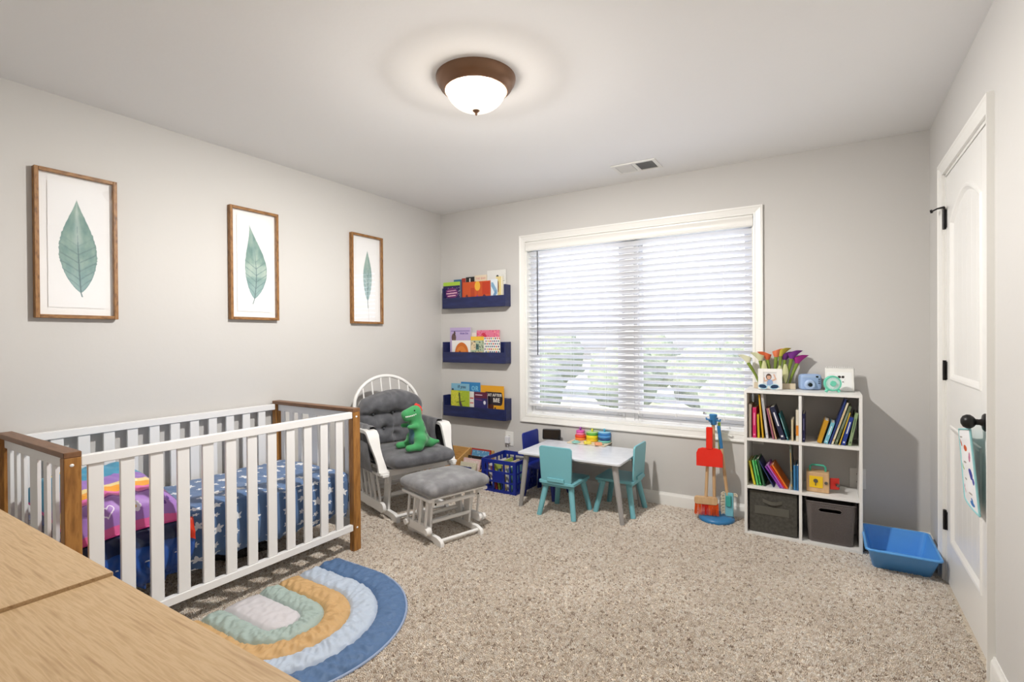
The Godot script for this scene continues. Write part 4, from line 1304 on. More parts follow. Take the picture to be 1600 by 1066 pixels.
func rainbow_mat() -> void:
	var r := thing("rainbow_mat", "quilted rainbow play mat in blues, tan and sage beside crib", "mat", Vector3(1.1, 0, 2.435))
	var rad := [0.0, 0.085, 0.185, 0.3, 0.42, 0.55]
	var cols := [rgb(212, 209, 213), rgb(166, 184, 178), rgb(204, 166, 114), rgb(186, 199, 216), rgb(82, 113, 154)]
	var nms := ["pale centre panel", "sage green arch", "tan arch", "light blue arch", "denim blue arch"]
	var nz := FastNoiseLite.new()
	nz.seed = 33
	nz.frequency = 1.0
	nz.fractal_type = FastNoiseLite.FRACTAL_NONE
	for k in 5:
		var r0: float = maxf(rad[k], 0.0006)
		var r1: float = rad[k + 1]
		var m := mk("mat cloth %d" % k, cols[k], 0.62, {"bump": ntex(0.1, [], 55, 3, 256) if k == 0 else M["mat cloth 0"].heightmap_texture, "high": 0.02, "tri": 5.0, "sheen": 0.25})
		var leg := 0.29
		var full := PI * (r0 + r1) / 2 + leg * 2
		var f := func(u: float, v: float) -> Vector3:
			# u along the arch from one foot to the other, v across it
			var s := u * full
			var half := PI * (r0 + r1) / 2
			var rr := lerpf(r0, r1, v)
			var p := Vector2.ZERO
			var endk := 0.02 * sqrt(maxf(0.0, 1.0 - pow(v * 2.0 - 1.0, 2.0)))
			if s < leg: p = Vector2(-leg + s * (1.0) - endk * (1.0 - s / leg), -rr)
			elif s > leg + half: p = Vector2(-(s - leg - half) - endk * ((s - leg - half) / leg), rr)
			else:
				var a := (s - leg) / half * PI - PI / 2
				p = Vector2(cos(a), sin(a)) * rr
			var puff := pow(maxf(0.0, 1.0 - pow(v * 2.0 - 1.0, 2.0)), 0.42)
			if k == 0: puff = pow(maxf(0.0, 1.0 - pow(v, 3.0)), 0.45)
			var e := minf(u, 1.0 - u) * full
			puff *= pow(clampf(e / 0.03, 0.0, 1.0), 0.5)
			var wr := sin(s * 105.0 + 14.0 * nz.get_noise_2d(s * 5.0, k * 9.0 + v) + v * 2.0) * 0.0018 + 0.008 * nz.get_noise_2d(s * 19.0 + v * 1.5, v * 1.1 + k * 7.0) + 0.005 * nz.get_noise_2d(s * 44.0 - v * 2.0, v * 1.4 + k * 3.0)
			return Vector3(p.x, 0.005 + 0.021 * puff + wr * puff * (0.35 if k == 0 else 1.0), p.y)
		var mid := func(u: float, v: float) -> Vector3:
			var x := lerpf(-0.3, 0.0845, u)
			var hw := 0.085 if x < 0.0 else sqrt(0.085 * 0.085 - x * x)
			var t := v * 2.0 - 1.0
			var up := pow(maxf(0.0, (1.0 - pow(absf(t), 4.0)) * (1.0 - pow(u * 2.0 - 1.0, 8.0))), 0.45)
			return Vector3(x, 0.005 + up * (0.02 + 0.004 * nz.get_noise_2d(x * 26.0, t * 2.0)), t * hw)
		var g := Geo.new().sheet(60, 16, mid, -1.0) if k == 0 else Geo.new().sheet(260, 14, f, -1.0)
		put("arch" if k else "centre_panel", g, m, r, Vector3.ZERO, nms[k])
	var rim := []
	for i in 61:
		var a := -PI / 2 + PI * i / 60.0
		rim.append(Vector3(cos(a) * 0.551, 0.006, sin(a) * 0.551))
	rim.push_front(Vector3(-0.29, 0.006, -0.551))
	rim.append(Vector3(-0.29, 0.006, 0.551))
	put("binding", Geo.new().tube(rim, 0.006, 6), mk("mat edge", rgb(150, 166, 196), 0.7), r)


# ---------------------------------------------------------------- shelves and books
func spine_book(ut: float, vt: float, ub: float, vb: float, wide_px: float, floor_y: float, c: Color, label: String, z := 0.262, deep := 0.17, mark := Color.TRANSPARENT, group := "books in the white cube shelf") -> Node3D:
	var t := on_z(ut, vt, z)
	var b := on_z(ub, vb, z)
	var th := maxf(0.006, wide_px * 0.00333 - 0.0006)
	var lean := atan2(t.x - b.x, t.y - b.y)
	var tall := (t.y - floor_y) / cos(lean)
	var o := thing("book", label, "book", Vector3(b.x, floor_y + th / 2 * absf(sin(lean)) + 0.0005, z), 0, group)
	o.rotation.z = -lean
	var key := "book " + c.to_html(false)
	var cov := mk(key, c, 0.45)
	var bd := 0.0016
	put("spine", Geo.new().box(Vector3(0, tall / 2, -0.001), Vector3(th, tall, 0.002), 0.0006), cov, o)
	for s in [-1.0, 1.0]: put("cover", Geo.new().box(Vector3(s * (th / 2 - bd / 2), tall / 2, -deep / 2 - 0.001), Vector3(bd, tall, deep)), cov, o)
	put("pages", Geo.new().box(Vector3(0, tall / 2, -deep / 2 - 0.0005), Vector3(th - bd * 2, tall - 0.006, deep - 0.006)), M["paper"], o)
	if mark.a > 0.0:
		var mm := mk("mark " + mark.to_html(false), mark, 0.5)
		put("title_band", Geo.new().box(Vector3(0, tall * 0.62, 0.0002), Vector3(th * 0.3, tall * 0.42, 0.0006)), mm, o)
		put("imprint_mark", Geo.new().box(Vector3(0, tall * 0.1, 0.0002), Vector3(th * 0.45, tall * 0.05, 0.0006)), mm, o)
	return o

func cube_shelf() -> void:
	var s := thing("cube_shelf", "white open-backed cube shelf, two wide and three high", "shelf", Vector3(3.021, 0, 0.153))
	var w = M["shelf white"]
	var z0 := 0.01
	var zc := (z0 + 0.295) / 2 - 0.153
	var dp := 0.295 - z0
	for x in [-0.3, 0.3]: put("side_panel", Geo.new().box(Vector3(x, 0.446, zc), Vector3(0.016, 0.892, dp), 0.001), w, s)
	put("top_panel", Geo.new().box(Vector3(0, 0.9, zc), Vector3(0.616, 0.016, dp), 0.001), w, s)
	put("bottom_panel", Geo.new().box(Vector3(0, 0.01, zc), Vector3(0.584, 0.016, dp), 0.001), w, s)
	for y in [0.3, 0.6]: put("shelf_board", Geo.new().box(Vector3(0, y, zc), Vector3(0.584, 0.016, dp), 0.001), w, s)
	for y in [0.155, 0.45, 0.746]: put("divider", Geo.new().box(Vector3(0, y, zc - 0.001), Vector3(0.016, 0.274 if y < 0.2 else (0.284 if y < 0.6 else 0.284), dp - 0.004), 0.001), w, s)
	# upper compartment nearer the window; u, v from a view enlarged 11.22 times
	var A := func(x: float) -> float: return 1160.0 + x / 11.22
	var B := func(y: float) -> float: return 605.0 + y / 11.22
	var q := 11.22
	var L1 := [
		[132, 300, 132, 885, 52, rgb(216, 206, 190), "cream upright book beside the magenta one", Color.TRANSPARENT],
		[208, 360, 210, 890, 70, rgb(206, 34, 98), "magenta upright book in the cube shelf", rgb(238, 150, 180)],
		[272, 480, 284, 890, 40, rgb(206, 182, 40), "short yellow book beside the magenta book", Color.TRANSPARENT],
		[292, 140, 360, 890, 32, rgb(214, 166, 38), "tall golden yellow leaning book", Color.TRANSPARENT],
		[338, 120, 436, 905, 48, rgb(206, 202, 202), "tall pale grey leaning book with white spine", rgb(150, 164, 176)],
		[432, 380, 545, 910, 34, rgb(158, 92, 112), "thin dusty pink leaning book", Color.TRANSPARENT],
		[462, 380, 590, 912, 28, rgb(190, 150, 118), "thin tan leaning book beside the navy one", Color.TRANSPARENT],
		[518, 360, 716, 925, 92, rgb(32, 36, 66), "thick navy leaning book with white spine title", rgb(226, 226, 232)],
		[650, 470, 800, 925, 26, rgb(40, 112, 122), "thin teal leaning book beside the navy one", rgb(190, 216, 212)],
		[872, 575, 876, 935, 36, rgb(206, 192, 158), "small beige upright book by the shelf divider", Color.TRANSPARENT],
		[960, 410, 962, 940, 50, rgb(222, 214, 196), "cream upright book with orange patch on spine", Color.TRANSPARENT]]
	for e in L1:
		var bk := spine_book(A.call(e[0]), B.call(e[1]), A.call(e[2]), B.call(e[3]), e[4] / q, 0.608, e[5], e[6], 0.262, 0.17, e[7])
		if e[6].contains("orange patch"): put("orange_patch", Geo.new().box(Vector3(0, 0.065, 0.0003), Vector3(0.0135, 0.062, 0.0006)), mk("spine orange", rgb(222, 140, 46), 0.5), bk)
	A = func(x: float) -> float: return 1250.0 + x / 11.22
	B = func(y: float) -> float: return 610.0 + y / 11.22
	var L2 := [
		[64, 415, 64, 860, 46, rgb(44, 46, 96), "navy upright book against the shelf divider", rgb(150, 150, 196)],
		[450, 540, 335, 880, 78, rgb(196, 146, 30), "thick mustard yellow leaning book", Color.TRANSPARENT],
		[575, 580, 448, 930, 70, rgb(118, 184, 204), "light blue leaning book beside the mustard one", rgb(226, 240, 244)],
		[805, 165, 520, 935, 34, rgb(38, 58, 122), "tall navy blue book leaning to the side panel", Color.TRANSPARENT],
		[838, 230, 566, 945, 34, rgb(222, 214, 190), "tall white book with yellow band leaning", rgb(214, 160, 52)],
		[880, 290, 625, 945, 46, rgb(96, 110, 82), "mossy green leaning book with dark spine", rgb(150, 160, 150)],
		[876, 400, 690, 950, 12, rgb(206, 172, 60), "very thin yellow leaning book", Color.TRANSPARENT],
		[905, 485, 755, 958, 66, rgb(38, 62, 146), "royal blue leaning book with white spine title", rgb(226, 230, 240)],
		[993, 410, 868, 955, 54, rgb(140, 164, 122), "sage green leaning book against the side panel", rgb(70, 96, 66)]]
	for e in L2:
		spine_book(A.call(e[0]), B.call(e[1]), A.call(e[2]), B.call(e[3]), e[4] / q, 0.608, e[5], e[6], 0.262, 0.17, e[7])
	A = func(x: float) -> float: return 1160.0 + x / 12.54
	B = func(y: float) -> float: return 690.0 + y / 12.54
	q = 12.54
	var L3 := [
		[138, 385, 240, 842, 48, rgb(206, 196, 50), "lemon yellow leaning book on the middle shelf", Color.TRANSPARENT],
		[205, 372, 300, 845, 44, rgb(96, 190, 110), "light green leaning book on the middle shelf", Color.TRANSPARENT],
		[256, 376, 358, 845, 44, rgb(40, 150, 66), "bright green leaning book on the middle shelf", rgb(150, 210, 150)],
		[306, 345, 428, 835, 44, rgb(44, 92, 60), "dark green leaning book on the middle shelf", Color.TRANSPARENT],
		[366, 390, 612, 835, 22, rgb(36, 54, 100), "dark navy leaning book on the middle shelf", Color.TRANSPARENT],
		[466, 505, 744, 905, 40, rgb(140, 66, 176), "purple leaning book on the middle shelf", rgb(90, 40, 130)],
		[508, 470, 790, 905, 40, rgb(176, 92, 190), "violet leaning book on the middle shelf", Color.TRANSPARENT],
		[580, 500, 838, 890, 36, rgb(212, 40, 42), "red leaning book on the middle shelf", Color.TRANSPARENT],
		[626, 480, 882, 880, 38, rgb(228, 116, 28), "orange leaning book on the middle shelf", Color.TRANSPARENT],
		[938, 75, 966, 965, 40, rgb(120, 128, 120), "tall thin patterned upright book on middle shelf", rgb(196, 150, 60)],
		[1020, 475, 1024, 965, 48, rgb(58, 124, 172), "blue upright book beside the shelf divider, first of two", Color.TRANSPARENT],
		[1076, 475, 1080, 965, 44, rgb(46, 104, 154), "darker blue upright book against the shelf divider", Color.TRANSPARENT]]
	for e in L3:
		spine_book(A.call(e[0]), B.call(e[1]), A.call(e[2]), B.call(e[3]), e[4] / q, 0.308, e[5], e[6], 0.262, 0.17, e[7])
	# fabric bin
	var fb := thing("fabric_bin", "dark grey fabric bin with loop handle in the cube shelf", "bin", Vector3(2.87, 0.0185, 0.153))
	put("box", Geo.new().box(Vector3(0, 0.131, -0.005), Vector3(0.268, 0.262, 0.25), 0.006), M["bin cloth"], fb)
	put("label_pocket", Geo.new().box(Vector3(-0.005, 0.142, 0.1215), Vector3(0.19, 0.05, 0.003), 0.001), M["bin label"], fb)
	var hd := func(u: float, v: float) -> Vector3: return Vector3(lerpf(-0.055, 0.055, u), 0.195 + 0.022 * v - 0.012 * sin(u * PI), 0.121 + 0.014 * sin(u * PI))
	put("handle", Geo.new().sheet(12, 3, hd, 1.0), M["bin label"], fb)
	# woven plastic basket: thin walls with a real handle slot, raised braid studs
	var pb := thing("plastic_basket", "dark brown woven plastic basket with handle slot in the cube shelf", "basket", Vector3(3.172, 0.0185, 0.153))
	var m = M["bin plastic"]
	var out := func(y: float) -> Vector2: return Vector2(0.112 + 0.014 * y / 0.24, 0.108 + 0.014 * y / 0.24)
	var wall := Geo.new()
	var ring := func(y: float, inset: float) -> Array:
		var h: Vector2 = out.call(y)
		h -= Vector2(inset, inset)
		var p := []
		for c in 4:
			for i in 6:
				var a := PI / 2 * (c + i / 5.0)
				var cs = Vector2(h.x - 0.025, h.y - 0.025) * [Vector2(1, 1), Vector2(-1, 1), Vector2(-1, -1), Vector2(1, -1)][c]
				p.append(Vector3(cs.x + cos(a) * 0.025, y, cs.y + sin(a) * 0.025))
		return p
	for e in [[0.0, 0.183], [0.183, 0.212], [0.212, 0.24]]:
		for inset in [0.0, 0.004]:
			var a: Array = ring.call(e[0], inset)
			var b: Array = ring.call(e[1], inset)
			for i in 24:
				var j := (i + 1) % 24
				var nn := Vector3(a[i].x + a[j].x, 0, a[i].z + a[j].z)
				var ed: Vector3 = a[j] - a[i]
				var fn := Vector3(ed.z, 0, -ed.x).normalized()
				if fn.dot(nn) < 0: fn = -fn
				var front: bool = e[0] == 0.183 and a[i].z > 0.1 and absf(a[j].x - a[i].x) > 0.1
				if front:
					var t0 := 0.5 - 0.055 / absf(a[j].x - a[i].x)
					for k in [[0.0, t0], [1.0 - t0, 1.0]]:
						wall.quad(a[i].lerp(a[j], k[0]), a[i].lerp(a[j], k[1]), b[i].lerp(b[j], k[1]), b[i].lerp(b[j], k[0]), fn if inset == 0.0 else -fn)
				else:
					wall.quad(a[i], a[j], b[j], b[i], fn if inset == 0.0 else -fn)
	put("walls", wall, m, pb)
	put("base", Geo.new().box(Vector3(0, 0.003, 0), Vector3(0.19, 0.006, 0.18), 0.001), m, pb)
	put("rim", Geo.new().tube(ring.call(0.24, 0.001) + [ring.call(0.24, 0.001)[0]], 0.005, 6), m, pb)
	put("slot_rim", Geo.new().tube([Vector3(-0.05, 0.185, 0.1195), Vector3(0.05, 0.185, 0.1195), Vector3(0.06, 0.1975, 0.12), Vector3(0.05, 0.21, 0.1205), Vector3(-0.05, 0.21, 0.1205), Vector3(-0.06, 0.1975, 0.12), Vector3(-0.05, 0.185, 0.1195)], 0.003, 6), m, pb)
	var br := Geo.new()
	for r in 24:
		var y := 0.012 + r * 0.0093
		for i in 20:
			var x := -0.093 + i * 0.0098 + (0.0049 if r % 2 else 0.0)
			if absf(y - 0.1975) < 0.017 and absf(x) < 0.064: continue
			var z: float = out.call(y).y
			br.box(Vector3(x, y, z + 0.001), Vector3(0.0085, 0.0045, 0.004), 0.001, Basis(Vector3.BACK, 0.6 if r % 2 else -0.6))
	var bo := put("woven_strands", br, m, pb)
	bo.set_meta("kind", "stuff")
	# wooden lock box toy
	var lb := thing("lock_box", "small wooden toy box with yellow door, locks and teal handle", "toy box", Vector3(3.109, 0.309, 0.2))
	var beech = M["beech"]
	put("box", Geo.new().box(Vector3(0, 0.06, 0), Vector3(0.118, 0.12, 0.09), 0.004), beech, lb)
	var yd := put("yellow_door", Geo.new().box(Vector3(-0.008, 0.063, 0.0465), Vector3(0.07, 0.068, 0.004), 0.001), mk("toy yellow", rgb(242, 200, 36), 0.4), lb)
	put("keyhole_plate", Geo.new().tube([Vector3(-0.01, 0.07, 0.0485), Vector3(-0.01, 0.07, 0.052)], 0.012, 14), mk("steel", rgb(120, 118, 112), 0.35, {"metal": 0.8}), yd)
	put("key", Geo.new().box(Vector3(-0.011, 0.055, 0.053), Vector3(0.004, 0.026, 0.003), 0.001), M["steel"], yd)
	put("latch", Geo.new().tube([Vector3(0.043, 0.062, 0.045), Vector3(0.043, 0.062, 0.051)], 0.009, 12), M["steel"], lb)
	put("handle", Geo.new().tube([Vector3(-0.04, 0.118, 0), Vector3(-0.04, 0.146, 0), Vector3(-0.028, 0.155, 0), Vector3(0.028, 0.155, 0), Vector3(0.04, 0.146, 0), Vector3(0.04, 0.118, 0)], 0.006, 8), mk("toy teal", rgb(70, 176, 150), 0.4), lb)
	var rd := put("red_door", Geo.new().box(Vector3(0.086, 0.058, 0.02), Vector3(0.05, 0.068, 0.006), 0.002, Basis(Vector3.UP, 0.35)), mk("toy red", rgb(206, 44, 34), 0.4), lb)
	put("padlock", Geo.new().tube([Vector3(0.098, 0.056, 0.026), Vector3(0.104, 0.054, 0.044)], 0.009, 10), M["steel"], rd)

func ledge_book(uL: float, uR: float, vT: float, z: float, floor_y: float, print_tex: Texture2D, c: Color, label: String) -> Node3D:
	var t := on_z((uL + uR) / 2, vT, z)
	var wide := on_z(uR, vT, z).x - on_z(uL, vT, z).x
	var tall := t.y - floor_y - 0.001
	var o := thing("picture_book", label, "book", Vector3(t.x, floor_y + 0.001, z - 0.0035), 0, "picture books facing out on the navy ledges")
	var m := mk("page " + label, Color.WHITE, 0.4, {"tex": print_tex, "clamp": true}) if print_tex else mk("book " + c.to_html(false), c, 0.45)
	put("front_cover", Geo.new().box(Vector3(0, tall / 2, 0.0028), Vector3(wide, tall, 0.0014)), m, o)
	put("back_cover", Geo.new().box(Vector3(0, tall / 2, -0.0028), Vector3(wide, tall, 0.0014)), mk("book " + c.to_html(false), c, 0.45), o)
	put("pages", Geo.new().box(Vector3(0.001, tall / 2, 0), Vector3(wide - 0.004, tall - 0.004, 0.0042)), M["paper"], o)
	o.set_meta("wide", wide)
	o.set_meta("tall", tall)
	return o

func wall_ledges() -> void:
	var nv = M["navy paint"]
	var ys := [1.526, 1.024, 0.525]
	for k in 3:
		var y: float = ys[k]
		var l := thing("wall_ledge", ["navy wooden book ledge hung highest on the wall", "navy wooden book ledge hung between two others", "navy wooden book ledge hung lowest on the wall"][k], "shelf", Vector3(0.443, y, 0.0), 0, "navy book ledges on the window wall")
		put("back_board", Geo.new().box(Vector3(-0.008, 0.096, 0.0085), Vector3(0.672, 0.188, 0.016), 0.002), nv, l)
		put("front_lip", Geo.new().box(Vector3(-0.008, 0.049, 0.083), Vector3(0.69, 0.098, 0.014), 0.002), nv, l)
		put("floor_board", Geo.new().box(Vector3(-0.008, 0.008, 0.046), Vector3(0.688, 0.014, 0.062)), nv, l)
		for x in [-0.344, 0.344]: put("end_board", Geo.new().box(Vector3(x, 0.096, 0.046), Vector3(0.016, 0.19, 0.09), 0.002), nv, l)
	var f0 := 1.5415
	var f1 := 1.0395
	var f2 := 0.5405
	var dots := []
	var g := RandomNumberGenerator.new()
	g.seed = 8
	for i in 8:
		for j in 9: dots.append(["e", 0.06 + i * 0.13 + (0.06 if j % 2 else 0.0), 0.05 + j * 0.11, 0.042, 0.036, [rgb(196, 62, 60), rgb(60, 70, 110), rgb(206, 176, 60), rgb(120, 90, 130), rgb(70, 116, 130)][g.randi() % 5]])
	var b: Node3D
	# highest ledge
	b = ledge_book(761, 790, 422, 0.026, f0, page(96, 128, rgb(226, 226, 222), [["e", 0.55, 0.2, 0.07, 0.06, rgb(30, 30, 34)], ["l", 0.45, 0.32, 0.95, 0.32, 0.02, rgb(110, 112, 112)], ["n", 60, 0.02, rgb(150, 152, 150), 4, 0.6, 0.1, 0.4, 0.6]]), rgb(220, 220, 216), "tall white picture book with black dot, highest ledge")
	b = ledge_book(709, 721.5, 437, 0.026, f0, null, rgb(62, 118, 150), "teal blue picture book behind the purple starry one")
	b = ledge_book(741.5, 760.5, 430, 0.026, f0, null, rgb(232, 216, 190), "cream picture book lettered THE BAD, highest ledge")
	lettering("THE BAD", 0.026, mk("letter pink", rgb(216, 150, 142), 0.6), b, Vector3(0.0, b.get_meta("tall") - 0.03, 0.0036))
	b = ledge_book(721.5, 727.5, 435, 0.038, f0, null, rgb(162, 52, 40), "narrow red brown picture book on the highest ledge")
	b = ledge_book(728, 741, 433, 0.038, f0, page(64, 96, rgb(30, 32, 34), [["r", 0.4, 0.05, 0.16, 0.3, rgb(214, 208, 200)]]), rgb(30, 32, 34), "black picture book behind the orange one")
	b = ledge_book(775, 785, 432, 0.038, f0, page(48, 96, rgb(232, 214, 150), [["e", 0.3, 0.35, 0.12, 0.2, rgb(140, 90, 60)], ["r", 0.85, 0.0, 0.15, 1.0, rgb(236, 234, 226)]]), rgb(232, 214, 150), "pale yellow picture book on the highest ledge")
	b = ledge_book(692.5, 718.5, 441, 0.056, f0, page(128, 128, rgb(40, 28, 84), [["r", 0, 0, 1, 0.15, rgb(170, 208, 70)], ["n", 70, 0.03, rgb(230, 230, 244), 5, 0, 0.2, 1, 0.7], ["e", 0.5, 0.45, 0.38, 0.22, rgb(110, 40, 110)], ["l", 0.25, 0.36, 0.75, 0.34, 0.03, rgb(240, 190, 206)], ["l", 0.2, 0.46, 0.8, 0.44, 0.045, rgb(244, 206, 214)], ["l", 0.28, 0.56, 0.72, 0.54, 0.04, rgb(240, 196, 206)], ["e", 0.6, 0.82, 0.1, 0.03, rgb(210, 210, 220)]]), rgb(40, 28, 84), "small dark purple starry picture book with lime top")
	b = ledge_book(722.5, 765.5, 440, 0.056, f0, page(160, 96, rgb(204, 84, 36), [["r", 0.3, 0.25, 0.14, 0.4, rgb(186, 66, 30)], ["r", 0.72, 0.05, 0.28, 0.5, rgb(192, 58, 26)], ["e", 0.54, 0.18, 0.1, 0.2, rgb(238, 180, 60)], ["l", 0.54, 0.36, 0.54, 0.6, 0.012, rgb(90, 50, 40)], ["e", 0.53, 0.72, 0.06, 0.17, rgb(170, 60, 120)], ["e", 0.15, 0.65, 0.05, 0.14, rgb(120, 50, 40)], ["e", 0.78, 0.66, 0.06, 0.12, rgb(100, 44, 60)], ["l", 0.36, 0.8, 0.46, 0.76, 0.03, rgb(240, 180, 80)]]), rgb(190, 70, 34), "wide orange picture book with yellow balloon")
	b = ledge_book(767, 777, 436, 0.056, f0, page(48, 96, rgb(226, 234, 240), [["l", 0.2, 0.2, 0.8, 0.5, 0.3, rgb(130, 170, 200)], ["l", 0.8, 0.5, 0.25, 0.8, 0.25, rgb(110, 150, 190)]]), rgb(210, 222, 230), "pale blue and white striped picture book, highest ledge")
	# middle ledge
	b = ledge_book(744.6, 780, 516, 0.026, f1, page(96, 96, rgb(224, 120, 150), [["n", 120, 0.04, rgb(206, 70, 100), 6, 0, 0, 1, 1], ["e", 0.3, 0.2, 0.12, 0.12, rgb(206, 50, 80)], ["n", 40, 0.04, rgb(240, 170, 150), 7, 0, 0, 1, 1]]), rgb(224, 120, 150), "mottled pink picture book on the middle ledge")
	b = ledge_book(703, 735, 512, 0.026, f1, page(128, 160, rgb(190, 172, 212), [["l", 0.06, 0.1, 0.94, 0.1, 0.03, rgb(110, 90, 160)], ["e", 0.18, 0.3, 0.11, 0.13, rgb(104, 80, 76)], ["e", 0.22, 0.17, 0.04, 0.07, rgb(70, 54, 56)], ["e", 0.2, 0.42, 0.09, 0.08, rgb(120, 96, 88)]]), rgb(190, 172, 212), "lilac picture book with small brown animal, middle ledge")
	lettering("How Do", 0.026, mk("letter violet", rgb(92, 70, 150), 0.6), b, Vector3(0.045, b.get_meta("tall") - 0.055, 0.0036))
	b = ledge_book(737, 743.8, 520, 0.04, f1, null, rgb(228, 218, 210), "narrow white picture book on the middle ledge")
	b = ledge_book(706, 735, 532, 0.056, f1, page(128, 128, rgb(238, 236, 232), [["e", 0.52, 0.62, 0.36, 0.52, rgb(206, 110, 40)], ["e", 0.5, 0.68, 0.28, 0.4, rgb(220, 132, 56)], ["e", 0.42, 0.6, 0.06, 0.1, rgb(140, 60, 24)], ["e", 0.55, 0.85, 0.12, 0.14, rgb(236, 190, 90)]]), rgb(238, 236, 232), "white picture book with big orange round shape")
	b = ledge_book(735.4, 755.8, 526, 0.056, f1, page(128, 128, rgb(176, 190, 160), [["r", 0, 0, 1, 0.16, rgb(236, 190, 60)], ["r", 0.02, 0.2, 0.36, 0.36, rgb(226, 206, 170)], ["e", 0.15, 0.75, 0.14, 0.14, rgb(70, 70, 66)], ["r", 0.4, 0.32, 0.22, 0.22, rgb(64, 104, 100)], ["r", 0.36, 0.62, 0.55, 0.16, rgb(236, 196, 110)], ["n", 30, 0.05, rgb(50, 60, 60), 12, 0.05, 0.15, 0.9, 0.6]]), rgb(200, 196, 150), "busy yellow and sage picture book, middle ledge")
	b = ledge_book(756.2, 781, 527, 0.056, f1, page(128, 128, rgb(238, 236, 230), dots), rgb(238, 236, 230), "white picture book covered in coloured dots")
	# lowest ledge
	b = ledge_book(720, 750, 597.5, 0.026, f2, null, rgb(52, 132, 190), "bright blue picture book lettered OR, lowest ledge")
	lettering("OR", 0.058, mk("letter sky", rgb(128, 196, 226), 0.6), b, Vector3(0.05, b.get_meta("tall") - 0.055, 0.0036))
	b = ledge_book(751, 787, 603, 0.04, f2, page(128, 160, rgb(228, 164, 40), [["r", 0.22, 0.2, 0.66, 0.42, rgb(40, 34, 44)], ["e", 0.22, 0.4, 0.06, 0.2, rgb(40, 34, 44)], ["e", 0.88, 0.4, 0.06, 0.2, rgb(40, 34, 44)], ["r", 0.2, 0.6, 0.36, 0.4, rgb(84, 44, 34)], ["l", 0.62, 0.7, 0.66, 1.0, 0.06, rgb(40, 34, 44)]]), rgb(228, 164, 40), "mustard picture book lettered EAT AFTER ME")
	lettering("EAT AFTER", 0.034, mk("letter cream", rgb(236, 230, 222), 0.6), b, Vector3(0.018, b.get_meta("tall") - 0.083, 0.0036))
	lettering("ME", 0.052, M["letter cream"], b, Vector3(0.045, b.get_meta("tall") - 0.128, 0.0036))
	b = ledge_book(705, 732.5, 599.5, 0.04, f2, page(96, 128, rgb(130, 184, 210), [["l", 0.2, 0.24, 0.5, 0.24, 0.03, rgb(40, 60, 80)], ["e", 0.08, 0.22, 0.06, 0.06, rgb(50, 56, 90)]]), rgb(130, 184, 210), "light blue picture book lettered if you, lowest ledge")
	lettering("if you", 0.036, mk("letter navy", rgb(28, 48, 84), 0.6), b, Vector3(0.02, b.get_meta("tall") - 0.03, 0.0036))
	b = ledge_book(733.6, 740.4, 612, 0.05, f2, page(32, 96, rgb(232, 230, 226), [["r", 0.1, 0.25, 0.8, 0.06, rgb(206, 80, 70)], ["r", 0.1, 0.45, 0.8, 0.06, rgb(214, 120, 110)], ["e", 0.5, 0.85, 0.3, 0.06, rgb(60, 60, 80)]]), rgb(232, 230, 226), "narrow white and red picture book, lowest ledge")
	b = ledge_book(704.5, 733, 610.5, 0.062, f2, page(128, 128, rgb(170, 190, 50), [["r", 0, 0.0, 0.4, 1.0, rgb(206, 206, 60)], ["n", 160, 0.03, rgb(130, 160, 60), 15, 0, 0, 1, 1], ["n", 60, 0.04, rgb(222, 214, 80), 16, 0, 0, 0.6, 1], ["l", 0.46, 0.12, 0.5, 0.5, 0.07, rgb(60, 60, 44)], ["l", 0.5, 0.5, 0.7, 0.95, 0.1, rgb(70, 56, 74)], ["l", 0.3, 0.5, 0.75, 0.42, 0.025, rgb(70, 70, 44)]]), rgb(170, 190, 50), "yellow green picture book with dark insect shape")
	b = ledge_book(740.6, 761.5, 613, 0.062, f2, page(128, 160, rgb(48, 46, 104), [["r", 0, 0, 1, 0.25, rgb(96, 34, 60)], ["l", 0.12, 0.12, 0.6, 0.12, 0.05, rgb(228, 200, 210)], ["l", 0.1, 0.3, 0.6, 0.33, 0.03, rgb(170, 60, 110)], ["e", 0.78, 0.42, 0.09, 0.08, rgb(232, 232, 240)], ["e", 0.3, 0.82, 0.2, 0.13, rgb(220, 170, 110)], ["e", 0.3, 0.72, 0.16, 0.06, rgb(40, 30, 40)], ["e", 0.72, 0.78, 0.14, 0.12, rgb(214, 150, 140)]]), rgb(60, 40, 90), "navy and maroon picture book with small moon")


# ---------------------------------------------------------------- table, chairs, crates, toys
func rounded(w: float, h: float, r: float, cx := 0.0, cy := 0.0, seg := 5) -> Array:
	var p := []
	for c in 4:
		for i in seg + 1:
			var a := PI / 2 * (c + float(i) / seg)
			p.append(Vector2(cx, cy) + Vector2(w / 2 - r, h / 2 - r) * [Vector2(1, 1), Vector2(-1, 1), Vector2(-1, -1), Vector2(1, -1)][c] + Vector2(cos(a), sin(a)) * r)
	return p

